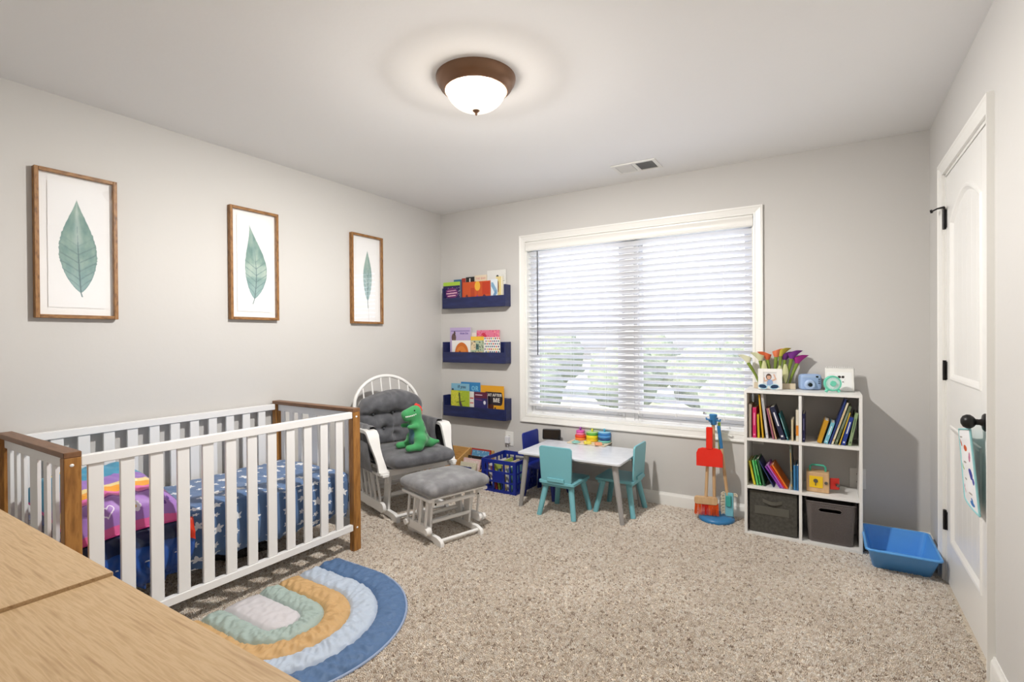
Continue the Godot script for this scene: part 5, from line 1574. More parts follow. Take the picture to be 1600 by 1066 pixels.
func child_chair(label: String, at: Vector3, yaw: float, m: Material, lm: Material) -> void:
	var c := thing("child_chair", label, "chair", at, yaw, "children's chairs at the play table")
	var seat := Geo.new()
	seat.xf = Transform3D(Basis(Vector3.RIGHT, Vector3.FORWARD, Vector3.UP), Vector3(0, 0.232, 0))
	seat.prism(rounded(0.275, 0.285, 0.02), 0.0, 0.02, 0.003)
	put("seat", seat, m, c)
	for z in [-0.11, 0.11]: put("seat_batten", Geo.new().box(Vector3(0, 0.222, z), Vector3(0.24, 0.022, 0.03), 0.002), m, c)
	var bk := Geo.new()
	bk.xf = Transform3D(Basis(Vector3.RIGHT, 0.06), Vector3(0, 0.248, 0.124))
	var tp := []
	for p in rounded(0.25, 0.25, 0.022, 0.0, 0.123): tp.append(Vector2(p.x * (0.93 + 0.07 * p.y / 0.25), p.y))
	bk.prism(tp, 0.0, 0.014, 0.002)
	put("backrest", bk, m, c)
	put("back_cleat", Geo.new().box(Vector3(0, 0.264, 0.145), Vector3(0.13, 0.026, 0.012), 0.003), m, c)
	for sx in [-1.0, 1.0]:
		for sz in [-1.0, 1.0]:
			put("leg", Geo.new().tube([Vector3(sx * 0.095, 0.222, sz * 0.095), Vector3(sx * 0.133, 0.003, sz * 0.138)], [0.021, 0.018], 12), lm, c)

func play_table() -> void:
	var t := thing("play_table", "low white-topped play table with tapered grey legs", "table", Vector3(1.614, 0, 0.362), 0.02)
	var top := Geo.new()
	top.xf = Transform3D(Basis(Vector3.RIGHT, Vector3.FORWARD, Vector3.UP), Vector3(0, 0.399, 0))
	top.prism(rounded(0.778, 0.51, 0.02), 0.0, 0.016, 0.003)
	put("tabletop", top, M["table top"], t)
	var ap := Geo.new()
	for z in [-0.2, 0.2]: ap.box(Vector3(0, 0.388, z), Vector3(0.62, 0.022, 0.018), 0.002)
	for x in [-0.31, 0.31]: ap.box(Vector3(x, 0.388, 0), Vector3(0.018, 0.022, 0.4), 0.002)
	put("apron", ap, M["table leg"], t)
	for sx in [-1.0, 1.0]:
		for sz in [-1.0, 1.0]:
			put("leg", Geo.new().tube([Vector3(sx * 0.335, 0.399, sz * 0.205), Vector3(sx * 0.388, 0.003, sz * 0.207)], [0.022, 0.015], 14), M["table leg"], t)
	child_chair("teal child's chair with its back to the room at the table", Vector3(1.568, 0, 0.527), 0.0, M["teal paint"], M["teal paint"])
	child_chair("teal child's chair at the table end nearest the brooms", Vector3(1.89, 0, 0.275), PI / 2, M["teal paint"], M["teal paint"])
	child_chair("navy blue child's chair between the table and the crate", Vector3(1.262, 0, 0.232), -PI / 2, M["navy chair"], M["navy chair"])
	var sd := thing("smart_display", "small dark tablet display standing on the play table", "display", on_y(862, 687, 0.4155), 0.35)
	put("body", Geo.new().box(Vector3(0, 0.043, 0), Vector3(0.15, 0.086, 0.02), 0.008, Basis(Vector3.RIGHT, -0.12)), M["bezel"], sd)
	put("screen", Geo.new().box(Vector3(0, 0.0445, 0.0102), Vector3(0.134, 0.07, 0.002), 0.0005, Basis(Vector3.RIGHT, -0.12)), M["screen black"], sd)
	put("foot", Geo.new().box(Vector3(0, 0.01, -0.02), Vector3(0.1, 0.018, 0.04), 0.006), M["bezel"], sd)
	var bd := thing("toy_tray", "flat pale wooden toy tray on the play table", "tray", on_y(922, 692, 0.4155), 0.03)
	put("board", Geo.new().box(Vector3(0, 0.004, 0), Vector3(0.315, 0.008, 0.2), 0.003), mk("tray wood", Color.WHITE, 0.5, {"tex": ntex(0.012, [[0.0, rgb(214, 194, 164)], [1.0, rgb(236, 222, 198)]], 63, 4, 256, 15.0), "tri": Vector3(1.0, 6.0, 6.0)}), bd)
	put("foot_pin", Geo.new().blob(Vector3(0.13, 0.011, 0.06), Vector3(0.008, 0.005, 0.008), 1.0, 10, 6), mk("sage toy", rgb(140, 172, 150), 0.5), bd)
	var ty := 0.4236
	var tow := [
		[on_y(907, 687, ty), [[0.043, 0.02, rgb(240, 140, 60)], [0.044, 0.02, rgb(236, 82, 52)], [0.036, 0.018, rgb(240, 130, 172)], [0.034, 0.018, rgb(220, 92, 176)]], rgb(150, 60, 160), "pink and orange stacking ring toy, tapering, on the tray"],
		[on_y(925.5, 689, ty), [[0.048, 0.018, rgb(240, 200, 40)], [0.048, 0.03, rgb(244, 222, 40)], [0.048, 0.02, rgb(100, 180, 76)], [0.047, 0.005, rgb(188, 226, 150)]], rgb(222, 222, 60), "yellow and green stacking ring toy on the tray"],
		[on_y(944.5, 691, ty), [[0.049, 0.018, rgb(120, 200, 190)], [0.05, 0.018, rgb(24, 74, 132)], [0.05, 0.02, rgb(84, 156, 220)], [0.05, 0.02, rgb(60, 130, 200)], [0.049, 0.005, rgb(150, 208, 236)]], rgb(80, 170, 200), "blue stacking ring toy on the tray"]]
	for e in tow:
		var s := thing("stacking_toy", e[3], "toy", e[0], 0, "ring stackers on the toy tray")
		var y := 0.0
		for r in e[1]:
			put("ring", Geo.new().lathe([Vector2(0, y), Vector2(r[0] - 0.003, y), Vector2(r[0], y + 0.003), Vector2(r[0], y + r[1] - 0.003), Vector2(r[0] - 0.003, y + r[1]), Vector2(0, y + r[1])], 28), mk("toy " + r[2].to_html(false), r[2], 0.4), s)
			y += r[1]
		put("peg", Geo.new().lathe([Vector2(0.0, y), Vector2(0.006, y), Vector2(0.006, y + 0.008), Vector2(0.01, y + 0.016), Vector2(0.006, y + 0.024), Vector2(0, y + 0.026)], 14), mk("toy " + e[2].to_html(false), e[2], 0.4), s)
	for e in [[on_y(900, 691.5, ty), rgb(150, 206, 196), "mint green disc block on the toy tray", 0], [on_y(918, 693.5, ty), rgb(240, 222, 80), "yellow square block on the toy tray", 1], [on_y(935, 695.5, ty), rgb(240, 166, 124), "peach square block on the toy tray", 1]]:
		var m := mk("toy " + e[1].to_html(false), e[1], 0.45)
		var s := thing("toy_block", e[2], "toy", e[0], 0.5, "loose blocks on the toy tray")
		if e[3]: put("block", Geo.new().box(Vector3(0, 0.009, 0), Vector3(0.056, 0.018, 0.05), 0.004), m, s)
		else:
			put("block", Geo.new().lathe([Vector2(0, 0), Vector2(0.034, 0), Vector2(0.034, 0.006), Vector2(0.02, 0.008), Vector2(0.02, 0.014), Vector2(0, 0.014)], 20), m, s)

func crate_and_bin() -> void:
	var c := thing("plastic_crate", "navy blue open-grid plastic crate on the carpet", "crate", Vector3(0.912, 0, 0.225))
	var m = M["crate blue"]
	var w := 0.165
	var d := 0.172
	var h := 0.265
	for k in 4:
		var g := Geo.new()
		var half := d if k % 2 else w
		var away := w if k % 2 else d
		g.xf = Transform3D(Basis(Vector3.UP, PI / 2 * k), Vector3.ZERO)
		var zz := away - 0.006
		for y in [[0.012, 0.024], [0.09, 0.014], [0.168, 0.016], [0.25, 0.03]]: g.box(Vector3(0, y[0], zz), Vector3(half * 2 - 0.012, y[1], 0.012), 0.002)
		for x in [-1.0, -0.72, -0.34, 0.34, 0.72, 1.0]:
			g.box(Vector3(x * (half - 0.014), h / 2, zz + (0.001 if absf(x) < 0.99 else 0.0)), Vector3(0.014 if absf(x) < 0.99 else 0.03, h - 0.01, 0.011), 0.002)
		g.box(Vector3(0, 0.128, zz), Vector3(half * 0.68, 0.08, 0.01), 0.002)
		put("grid_side", g, m, c)
	put("base", Geo.new().box(Vector3(0, 0.008, 0), Vector3(w * 2 - 0.02, 0.012, d * 2 - 0.02), 0.002), m, c)
	var cc := [rgb(226, 226, 230), rgb(206, 80, 92), rgb(178, 196, 90), rgb(70, 110, 160), rgb(214, 196, 150), rgb(232, 232, 236), rgb(120, 170, 170)]
	var cn := ["white", "rose red", "lime green", "steel blue", "tan", "pale grey", "aqua"]
	for i in 7:
		var b := thing("crate_book", "%s book standing on edge inside the navy crate" % cn[i], "book", Vector3(0.79 + 0.028 * i, 0.016, 0.222), 0, "books inside the navy crate")
		b.rotation.z = 0.28 - 0.03 * i
		b.position.x += 0.05
		var hh: float = [0.2, 0.19, 0.21, 0.17, 0.2, 0.18, 0.19][i]
		put("cover", Geo.new().box(Vector3(0, hh / 2, 0), Vector3(0.014, hh, 0.27), 0.001), mk("book " + cc[i].to_html(false), cc[i], 0.45), b)
		put("pages", Geo.new().box(Vector3(0, hh / 2 + 0.0006, 0), Vector3(0.010, hh, 0.262)), M["paper"], b)
	# pine book bin in the corner
	var p := thing("book_bin", "low pine wood book bin full of picture books", "book bin", Vector3(0.42, 0, 0.3))
	var pi = M["pine"]
	put("back_panel", Geo.new().box(Vector3(-0.01, 0.13, -0.205), Vector3(0.52, 0.25, 0.016), 0.002), pi, p)
	put("bottom_panel", Geo.new().box(Vector3(-0.01, 0.012, 0.0), Vector3(0.5, 0.016, 0.39), 0.001), pi, p)
	for x in [-0.262, 0.0, 0.25]:
		var g := Geo.new()
		g.xf = Transform3D(Basis(Vector3(0, 0, 1), Vector3.UP, Vector3(-1, 0, 0)), Vector3(x, 0.003, 0))
		g.prism([Vector2(-0.196, 0), Vector2(0.2, 0), Vector2(0.2, 0.11), Vector2(-0.196, 0.26 if x <= 0.0 else 0.15)], -0.007, 0.007, 0.001)
		put("side_panel" if x != 0.0 else "divider", g, pi, p)
	put("front_panel", Geo.new().box(Vector3(-0.006, 0.055, 0.205), Vector3(0.52, 0.1, 0.014), 0.002), pi, p)
	var bins := [[0.25, rgb(168, 52, 44), rgb(92, 150, 190), "red framed blue picture book standing at bin back", 0.0], [0.2, rgb(40, 28, 26), rgb(40, 28, 26), "dark brown picture book in the pine bin", 0.0], [0.19, rgb(226, 190, 190), rgb(226, 206, 200), "pale pink picture book in the pine bin", 0.0], [0.17, rgb(214, 208, 184), rgb(214, 208, 184), "cream picture book lying in the pine bin", 0.0], [0.15, rgb(40, 54, 118), rgb(40, 54, 118), "navy starry picture book at the pine bin front", 0.0]]
	for i in 5:
		var e: Array = bins[i]
		var b := thing("bin_book", e[3], "book", Vector3(0.55 + 0.008 * (i % 2), 0.024, 0.19 + 0.058 * i), 0, "picture books in the pine bin")
		b.rotation.x = -0.3
		put("cover", Geo.new().box(Vector3(0, e[0] / 2, 0), Vector3(0.205 - 0.012 * i, e[0], 0.012), 0.001), mk("book " + e[1].to_html(false), e[1], 0.45), b)
		put("front_print", Geo.new().box(Vector3(0, e[0] / 2 - 0.004, 0.0062), Vector3(0.185 - 0.012 * i, e[0] - 0.022, 0.001)), mk("page bin%d" % i, Color.WHITE, 0.5, {"tex": page(64, 64, e[2], [["n", 30, 0.05, e[2].lightened(0.45), 31 + i, 0, 0, 1, 0.5], ["e", 0.5, 0.75, 0.3, 0.2, e[2].lerp(rgb(180, 120, 70), 0.6)]]), "clamp": true}), b)
		put("pages", Geo.new().box(Vector3(0, e[0] / 2 + 0.0006, 0), Vector3(0.2 - 0.012 * i, e[0], 0.008)), M["paper"], b)

func cleaning_set() -> void:
	var bl = M["plastic blue"]
	var c := Vector3(2.505, 0, 0.13)
	var s := thing("broom_stand", "blue toy broom stand with round base and wooden pole", "stand", c)
	var base := Geo.new()
	base.lathe([Vector2(0, 0.0), Vector2(0.112, 0.0), Vector2(0.116, 0.008), Vector2(0.112, 0.022), Vector2(0.095, 0.03), Vector2(0, 0.033)], 36)
	put("base", base, bl, s, Vector3(0.012, 0.002, 0.0))
	put("pole", Geo.new().tube([Vector3(0, 0.03, 0), Vector3(-0.006, 0.66, 0)], 0.011, 12), M["beech"], s)
	put("pole_socket", Geo.new().lathe([Vector2(0, 0.03), Vector2(0.022, 0.03), Vector2(0.018, 0.07), Vector2(0.0, 0.07)], 16), bl, s)
	var hub := put("hub", Geo.new().lathe([Vector2(0, 0.648), Vector2(0.02, 0.648), Vector2(0.023, 0.655), Vector2(0.023, 0.7), Vector2(0.026, 0.706), Vector2(0.026, 0.716), Vector2(0.02, 0.72), Vector2(0, 0.72)], 20), bl, s, Vector3(-0.006, 0, 0))
	for k in 4:
		var a := PI / 2 * k + 0.35
		var d := Vector3(cos(a), 0, sin(a))
		put("peg", Geo.new().tube([d * 0.02 + Vector3(0, 0.678, 0), d * 0.05 + Vector3(0, 0.678, 0), d * 0.052 + Vector3(0, 0.69, 0)], 0.006, 8), bl, hub)
	# dustpan, hung facing the room
	var dp := thing("dustpan", "bright red toy dustpan hanging on the broom stand", "dustpan", Vector3(2.487, 0.5, 0.205), 0.12)
	put("handle", Geo.new().box(Vector3(0, 0.065, -0.006), Vector3(0.042, 0.15, 0.016), 0.006, Basis(Vector3.RIGHT, -0.06)), M["plastic red"], dp)
	var pan := Geo.new()
	pan.prism([Vector2(-0.082, -0.125), Vector2(0.082, -0.125), Vector2(0.082, -0.04), Vector2(0.07, -0.012), Vector2(0.045, -0.002), Vector2(-0.045, -0.002), Vector2(-0.07, -0.012), Vector2(-0.082, -0.04)], -0.004, 0.0, 0.001)
	put("pan", pan, M["plastic red"], dp)
	var lip := []
	for p in [Vector2(-0.08, -0.124), Vector2(-0.08, -0.04), Vector2(-0.069, -0.014), Vector2(-0.045, -0.005), Vector2(0.045, -0.005), Vector2(0.069, -0.014), Vector2(0.08, -0.04), Vector2(0.08, -0.124)]: lip.append(Vector3(p.x, p.y, -0.012))
	put("raised_edge", Geo.new().tube(lip, 0.011, 8, true, 0.35), M["plastic red"], dp)
	put("hanging_loop", Geo.new().tube([Vector3(-0.008, 0.138, -0.014), Vector3(-0.006, 0.165, -0.025), Vector3(0.006, 0.165, -0.025), Vector3(0.008, 0.138, -0.014)], 0.0015, 6), M["cord white"], dp)
	# broom
	var br := thing("toy_broom", "wooden toy broom with orange bristles on the stand", "broom", Vector3(2.458, 0.038, 0.175), 0.22)
	put("handle", Geo.new().tube([Vector3(0.0, 0.12, 0), Vector3(0.022, 0.56, -0.028)], 0.0105, 12), M["beech"], br)
	put("head", Geo.new().prism(rounded(0.15, 0.05, 0.018, 0.0, 0.098), -0.016, 0.016, 0.003), M["beech"], br)
	for k in 7:
		var g := Geo.new()
		for i in 5:
			for j in 3:
				var x := -0.068 + 0.0213 * k + 0.004 * i
				g.tube([Vector3(x, 0.078, -0.01 + 0.01 * j), Vector3(x * 1.07 + 0.002 * sin(i * 3.0 + k), 0.0 + 0.003 * ((i + j) % 3), -0.013 + 0.013 * j)], [0.0024, 0.002], 5)
		put("bristle_tuft", g, M["bristle red"] if k == 2 or k == 3 else M["bristle orange"], br)
	# mop with yarn fringe
	var mo := thing("toy_mop", "aqua toy mop with cream yarn fringe on the stand", "mop", Vector3(2.6, 0.04, 0.125), 0.0)
	put("handle", Geo.new().tube([Vector3(-0.008, 0.1, 0.01), Vector3(-0.05, 0.45, 0.0)], 0.0105, 12), M["beech"], mo)
	put("upper_handle", Geo.new().tube([Vector3(-0.05, 0.45, 0.0), Vector3(-0.068, 0.6, 0.0)], 0.0115, 12), bl, mo)
	put("plate", Geo.new().box(Vector3(0.0, 0.08, 0.012), Vector3(0.052, 0.16, 0.012), 0.005), mk("mop pale", rgb(122, 190, 204), 0.5), mo)
	put("clip", Geo.new().box(Vector3(-0.003, 0.105, 0.023), Vector3(0.034, 0.075, 0.016), 0.006), mk("mop teal", rgb(64, 168, 160), 0.4), mo)
	for k in 22:
		var g := Geo.new()
		var y := 0.012 + 0.0068 * k
		for e in [[-0.026, -1.0], [0.026, 1.0]]:
			if e[1] > 0 and k < 19: continue
			g.tube([Vector3(e[0], y, 0.006), Vector3(e[0] + e[1] * 0.014, y + 0.003, 0.008 + 0.004 * sin(k * 2.1)), Vector3(e[0] + e[1] * 0.026, y - 0.004 + 0.004 * sin(k * 1.7), 0.014)], 0.0036, 5)
		put("yarn_strand", g, M["yarn"], mo)
	# duster behind the dustpan
	var du := thing("toy_duster", "lime green toy hand brush behind the red dustpan", "brush", Vector3(2.535, 0.5, 0.09))
	put("handle", Geo.new().tube([Vector3(-0.005, 0.16, 0), Vector3(0, -0.03, 0)], [0.009, 0.011], 10), M["lime"], du)
	put("brush_head", Geo.new().box(Vector3(0.002, -0.075, 0), Vector3(0.03, 0.1, 0.03), 0.01), M["lime"], du)
	put("bristles", Geo.new().box(Vector3(-0.018, -0.075, 0.0), Vector3(0.022, 0.085, 0.024), 0.003), M["yarn"], du)

func storage_tub() -> void:
	var t := thing("storage_tub", "shallow bright blue plastic tub on the carpet by the door", "tub", Vector3(3.49, 0, 0.34))
	var m = M["tub blue"]
	var ring := func(y: float, inset: float) -> Array:
		var k := y / 0.13
		var p := []
		var x0 := lerpf(3.365, 3.336, k) + inset - 3.49
		var x1 := lerpf(3.612, 3.636, k) - inset - 3.49
		var z0 := lerpf(0.17, 0.14, k) + inset - 0.34
		var z1 := lerpf(0.45, 0.555, k) - inset - 0.34
		for q in rounded(x1 - x0, z1 - z0, 0.025, (x0 + x1) / 2, (z0 + z1) / 2): p.append(Vector3(q.x, y, q.y))
		return p
	var g := Geo.new()
	var mid := Vector3(0, 0.2, 0)
	var band := func(a: Array, b: Array, sgn: float) -> void:
		for i in a.size():
			var j := (i + 1) % a.size()
			var nn: Vector3 = (a[j] - a[i]).cross(b[i] - a[i])
			if nn.length() < 1e-9: nn = (a[j] - a[i]).cross(b[j] - a[j])
			nn = nn.normalized()
			var out := Vector3(a[i].x, 0, a[i].z)
			if nn.dot(out) * sgn < 0.0: nn = -nn
			g.quad(a[i], a[j], b[j], b[i], nn)
	band.call(ring.call(0.002, 0.0), ring.call(0.13, 0.0), 1.0)
	band.call(ring.call(0.008, 0.006), ring.call(0.13, 0.004), -1.0)
	for e in [[0.002, 0.0, Vector3.DOWN], [0.008, 0.006, Vector3.UP]]:
		var a: Array = ring.call(e[0], e[1])
		for i in range(1, a.size() - 1): g.tri(a[0], a[i], a[i + 1], e[2], e[2], e[2])
	put("body", g, m, t)
	var r: Array = ring.call(0.128, -0.004)
	r.append(r[0])
	put("rim", Geo.new().tube(r, 0.0075, 8), m, t)
	put("moulded_logo_bar", Geo.new().box(Vector3(-0.005, 0.1, 0.188), Vector3(0.05, 0.006, 0.002), 0.0005, Basis(Vector3.RIGHT, 0.68)), mk("tub dark", rgb(34, 92, 160), 0.4), t)

# ---------------------------------------------------------------- pictures on the wall
func leaf_print(kind: int) -> ImageTexture:
	var w := 176
	var h := 480
	var im := Image.create(w, h, false, Image.FORMAT_RGB8)
	var n := FastNoiseLite.new()
	n.seed = 70 + kind
	n.frequency = 0.012
	n.fractal_octaves = 4
	var n2 := FastNoiseLite.new()
	n2.seed = 90 + kind
	n2.frequency = 0.05
	var tip: float = [0.115, 0.075, 0.115][kind]
	var foot: float = [0.875, 0.86, 0.78][kind]
	var wide: float = [0.34, 0.33, 0.2][kind]
	for y in h:
		for x in w:
			var u := float(x) / w
			var v := float(y) / h
			var c := rgb(242, 242, 243)
			var t := (v - tip) / (foot - tip)
			var ax: float = 0.5
			if kind == 0: ax = 0.5 + 0.06 * t * t
			elif kind == 1: ax = 0.36 + 0.26 * sin(clampf(t, 0.0, 1.0) * 1.9) - 0.1 * t * t
			else: ax = 0.54
			if t > 0.0 and t < 1.0:
				var bend: float = [1.22, 1.35, 1.08][kind]
				var prof := pow(sin(PI * pow(t, bend)), 1.0 if pow(t, bend) < 0.5 else 0.72)
				if t > 0.82: prof *= 1.0
				var half := wide * prof * (1.0 + 0.05 * n2.get_noise_1d(y * 1.5))
				var s := (u - ax) / maxf(half, 1e-4)
				if absf(s) < 1.0:
					var k := n.get_noise_2d(x * 1.6, y * 0.8) * 0.5 + 0.5
					var green := rgb(150, 176, 164)
					var deep := rgb(92, 134, 130)
					var blue := rgb(136, 172, 178)
					c = green.lerp(deep, clampf(k * 1.5 - 0.3, 0.0, 1.0)).lerp(blue, smoothstep(0.55, 1.0, t) * 0.6)
					if kind == 1: c = c.lerp(rgb(206, 218, 206), 0.55 * smoothstep(0.5, 0.56, t) * (1.0 - smoothstep(0.68, 0.74, t)))
					if kind == 2: c = c.lerp(rgb(206, 220, 222), 0.35 * smoothstep(0.35, 0.6, t))
					c = c.lerp(rgb(206, 216, 214), 0.5 * smoothstep(0.45, 0.0, absf(s)) * (1.0 - smoothstep(0.45, 0.6, t)) * (1.0 if kind == 0 else 0.4))
					c = c.lerp(rgb(78, 112, 114), 0.3 * smoothstep(0.86, 1.0, absf(s)))
					# side veins, rising outwards
					var vein := fposmod((t * 11.0 + absf(s) * 1.2), 1.0)
					if t > 0.35: c = c.lerp(rgb(70, 104, 108), 0.7 * smoothstep(0.14, 0.02, absf(vein - 0.5)) * smoothstep(0.35, 0.6, t) * (0.6 + 0.4 * n2.get_noise_2d(x, y)))
			if t > 0.25 and v < foot + [0.035, 0.06, 0.1][kind]:
				var th := 0.012 * smoothstep(0.2, 0.8, t)
				var stem = ax + (0.0 if t < 1.0 else (t - 1.0) * [0.4, -0.5, 0.1][kind])
				if absf(u - stem) < th: c = c.lerp(rgb(66, 98, 104), 0.8)
			im.set_pixel(x, y, c)
	return ImageTexture.create_from_image(im)

func pictures() -> void:
	var zc := [2.79, 1.88, 0.938]
	var lab := ["wood framed print of broad green leaf, above the pillow end", "wood framed print of blue green leaf, between two others", "wood framed print of slim grey leaf, above the glider chair"]
	for k in 3:
		var p := thing("framed_print", lab[k], "picture", Vector3(0.0, [1.715, 1.733, 1.727][k], zc[k]), PI / 2, "leaf prints on the crib wall")
		# local x runs along the wall, local z into the room
		var w := 0.325
		var h := 0.712
		var f := 0.017
		var fw = M["frame wood"]
		p.rotation.x = 0.0
		for s in [-1.0, 1.0]:
			put("frame_stile", Geo.new().box(Vector3(s * (w / 2 - f / 2), 0, 0.017), Vector3(f, h, 0.032), 0.0015), fw, p)
			put("frame_rail", Geo.new().box(Vector3(0, s * (h / 2 - f / 2), 0.017), Vector3(w - f * 2, f, 0.032), 0.0015), mk("frame wood across", Color.WHITE, 0.5, {"tex": M["frame wood"].albedo_texture, "tri": Vector3(1.6, 5.0, 5.0)}), p)
		put("mount", Geo.new().box(Vector3(0, 0, 0.006), Vector3(w - f * 2, h - f * 2, 0.006)), M["mount white"], p)
		# deckle-edged sheet floated off the mount
		var pw := 0.222
		var ph := 0.605
		var lp := mk("leaf print %d" % k, Color.WHITE, 0.85, {"tex": leaf_print(k), "clamp": true})
		var n := FastNoiseLite.new()
		n.seed = 60 + k
		n.frequency = 0.9
		var sheet := func(u: float, v: float) -> Vector3:
			var e := 0.0022
			var x := (u - 0.5) * pw
			var y := (0.5 - v) * ph
			if u < 0.01 or u > 0.99: x += e * n.get_noise_1d(v * 60.0)
			if v < 0.005 or v > 0.995: y += e * n.get_noise_1d(u * 30.0 + 200.0)
			return Vector3(x, y, 0.0125)
		put("leaf_sheet", Geo.new().sheet(20, 60, sheet, -1.0), lp, p)
		put("sheet_edge", Geo.new().box(Vector3(0, 0, 0.0106), Vector3(pw - 0.006, ph - 0.006, 0.003)), M["mount white"], p)
		put("glass", Geo.new().box(Vector3(0, 0, 0.0275), Vector3(w - f * 2 + 0.002, h - f * 2 + 0.002, 0.002)), M["picture glass"], p)
		put("hook", Geo.new().tube([Vector3(0, h / 2, 0.006), Vector3(0, h / 2 + 0.006, 0.006)], 0.003, 6), M["black iron"], p)

# ---------------------------------------------------------------- on top of the cube shelf
func shelf_top_things() -> void:
	var y := 0.9085
	var fl := thing("flower_block", "pale wooden block holding felt calla lilies on the cube shelf", "flowers", Vector3(2.868, y, 0.085), 0.1)
	put("block", Geo.new().box(Vector3(0, 0.018, 0), Vector3(0.24, 0.036, 0.05), 0.003), mk("birch", rgb(214, 198, 172), 0.6), fl)
	var heads := [[-0.105, 0.165, rgb(226, 226, 196), -0.05, "pale cream lily"], [-0.07, 0.18, rgb(218, 220, 180), -0.012, "pale green lily"], [-0.02, 0.185, rgb(226, 108, 66), -0.02, "orange lily"], [0.0, 0.205, rgb(232, 128, 84), 0.01, "orange lily"], [0.035, 0.21, rgb(206, 190, 70), 0.0, "yellow bud"], [0.05, 0.185, rgb(96, 36, 116), 0.01, "purple lily"], [0.078, 0.195, rgb(120, 42, 140), 0.02, "purple lily"], [0.1, 0.165, rgb(168, 40, 140), 0.03, "magenta lily"]]
	for i in heads.size():
		var e: Array = heads[i]
		var x0: float = e[0] * 0.85
		var top := Vector3(e[0] + e[3], e[1], 0.012 * sin(i * 2.3))
		var stem := put("stem", Geo.new().tube([Vector3(x0, 0.034, 0), Vector3(lerpf(x0, top.x, 0.3), e[1] * 0.5, 0), top], [0.007, 0.008, 0.0115], 8), mk("stem green", rgb(120, 140, 52), 0.7), fl)
		var m := mk("petal " + e[2].to_html(false), e[2], 0.7, {"sheen": 0.3})
		var face := 1.0 if e[3] >= 0.0 else -1.0
		var pet := func(u: float, v: float) -> Vector3:
			var a := u * TAU
			var r := lerpf(0.009, 0.03, pow(v, 0.9)) * (1.0 + 0.06 * sin(a * 3.0 + i))
			var lift := 0.05 * v + 0.012 * v * v * cos(a) * face
			var tip := pow(maxf(0.0, cos(a) * face), 6.0)
			return top + Vector3(cos(a) * r + face * (0.008 * v * v + 0.026 * tip * v * v), lift - 0.006 * tip * v - 0.004, sin(a) * r * 0.95)
		put("flower", Geo.new().sheet(24, 10, pet, -1.0, true), m, stem, Vector3.ZERO, e[4])
	for e in [[-0.06, 0.15], [0.03, 0.12], [0.062, 0.13]]:
		var lf := func(u: float, v: float) -> Vector3:
			var ww := 0.017 * sin(PI * clampf(0.12 + 0.88 * (1.0 - v), 0.0, 1.0))
			return Vector3(e[0] + (u - 0.5) * 2.0 * ww, 0.03 + e[1] * v, 0.02 + 0.006 * cos((u - 0.5) * 3.0))
		put("leaf", Geo.new().sheet(6, 10, lf, 1.0), mk("felt leaf", rgb(206, 208, 158), 0.8), fl)
	# photo of a child in a white frame
	var ph := thing("photo_frame", "small white photo frame with picture of a child", "photo frame", Vector3(2.85, y, 0.172), 0.1)
	ph.rotation.x = -0.09
	var sk := rgb(220, 176, 150)
	var ops := [["r", 0.0, 0.85, 1.0, 0.15, rgb(214, 212, 210)], ["r", 0.28, 0.55, 0.44, 0.45, rgb(146, 170, 206)], ["l", 0.3, 0.6, 0.1, 0.66, 0.1, sk], ["l", 0.1, 0.66, 0.08, 0.42, 0.08, sk], ["l", 0.7, 0.6, 0.92, 0.5, 0.1, sk], ["l", 0.92, 0.5, 0.78, 0.16, 0.08, sk], ["e", 0.4, 0.33, 0.2, 0.23, rgb(86, 62, 50)], ["e", 0.41, 0.36, 0.14, 0.17, sk], ["r", 0.27, 0.18, 0.27, 0.09, rgb(86, 62, 50)], ["e", 0.36, 0.35, 0.02, 0.02, rgb(60, 40, 36)], ["e", 0.47, 0.35, 0.02, 0.02, rgb(60, 40, 36)], ["e", 0.42, 0.45, 0.04, 0.015, rgb(190, 90, 90)]]
	var fm := Geo.new()
	for s in [-1.0, 1.0]:
		fm.box(Vector3(s * 0.053, 0.066, 0), Vector3(0.032, 0.132, 0.012), 0.002)
		fm.box(Vector3(0, 0.066 + s * 0.054, 0), Vector3(0.076, 0.024, 0.012), 0.002)
	put("frame", fm, M["plate white"], ph)
	put("photograph", Geo.new().box(Vector3(0, 0.066, 0.001), Vector3(0.078, 0.086, 0.002)), mk("child photo", Color.WHITE, 0.35, {"tex": page(96, 104, rgb(226, 224, 224), ops), "clamp": true}), ph)
	put("strut", Geo.new().box(Vector3(0, 0.05, -0.02), Vector3(0.03, 0.09, 0.003), 0.0, Basis(Vector3.RIGHT, 0.35)), M["plate white"], ph)
	# sunglasses
	var sg := thing("sunglasses", "child's light blue sunglasses with dark lenses on the shelf", "sunglasses", Vector3(2.846, y + 0.002, 0.222), 0.06)
	var lm := mk("lens dark", rgb(40, 62, 92), 0.08)
	var fb := mk("glasses blue", rgb(168, 208, 226), 0.3)
	for s in [-1.0, 1.0]:
		var rimp := []
		var poly := []
		for i in 20:
			var a := TAU * i / 20.0
			var q := Vector2(s * 0.03 + cos(a) * 0.023 * (1.0 + 0.08 * s * cos(a)), 0.02 + sin(a) * 0.0145 + s * cos(a) * 0.002)
			rimp.append(Vector3(q.x, q.y, -absf(q.x) * 0.12))
			poly.append(q)
		rimp.append(rimp[0])
		rimp.append(rimp[1])
		put("lens", Geo.new().prism(poly, -0.005, -0.003), lm, sg)
		put("rim", Geo.new().tube(rimp, 0.0032, 6), fb, sg)
		put("temple", Geo.new().tube([Vector3(s * 0.056, 0.024, -0.006), Vector3(s * 0.06, 0.018, -0.02), Vector3(s * 0.03, 0.003, -0.03)], 0.0028, 6), fb, sg)
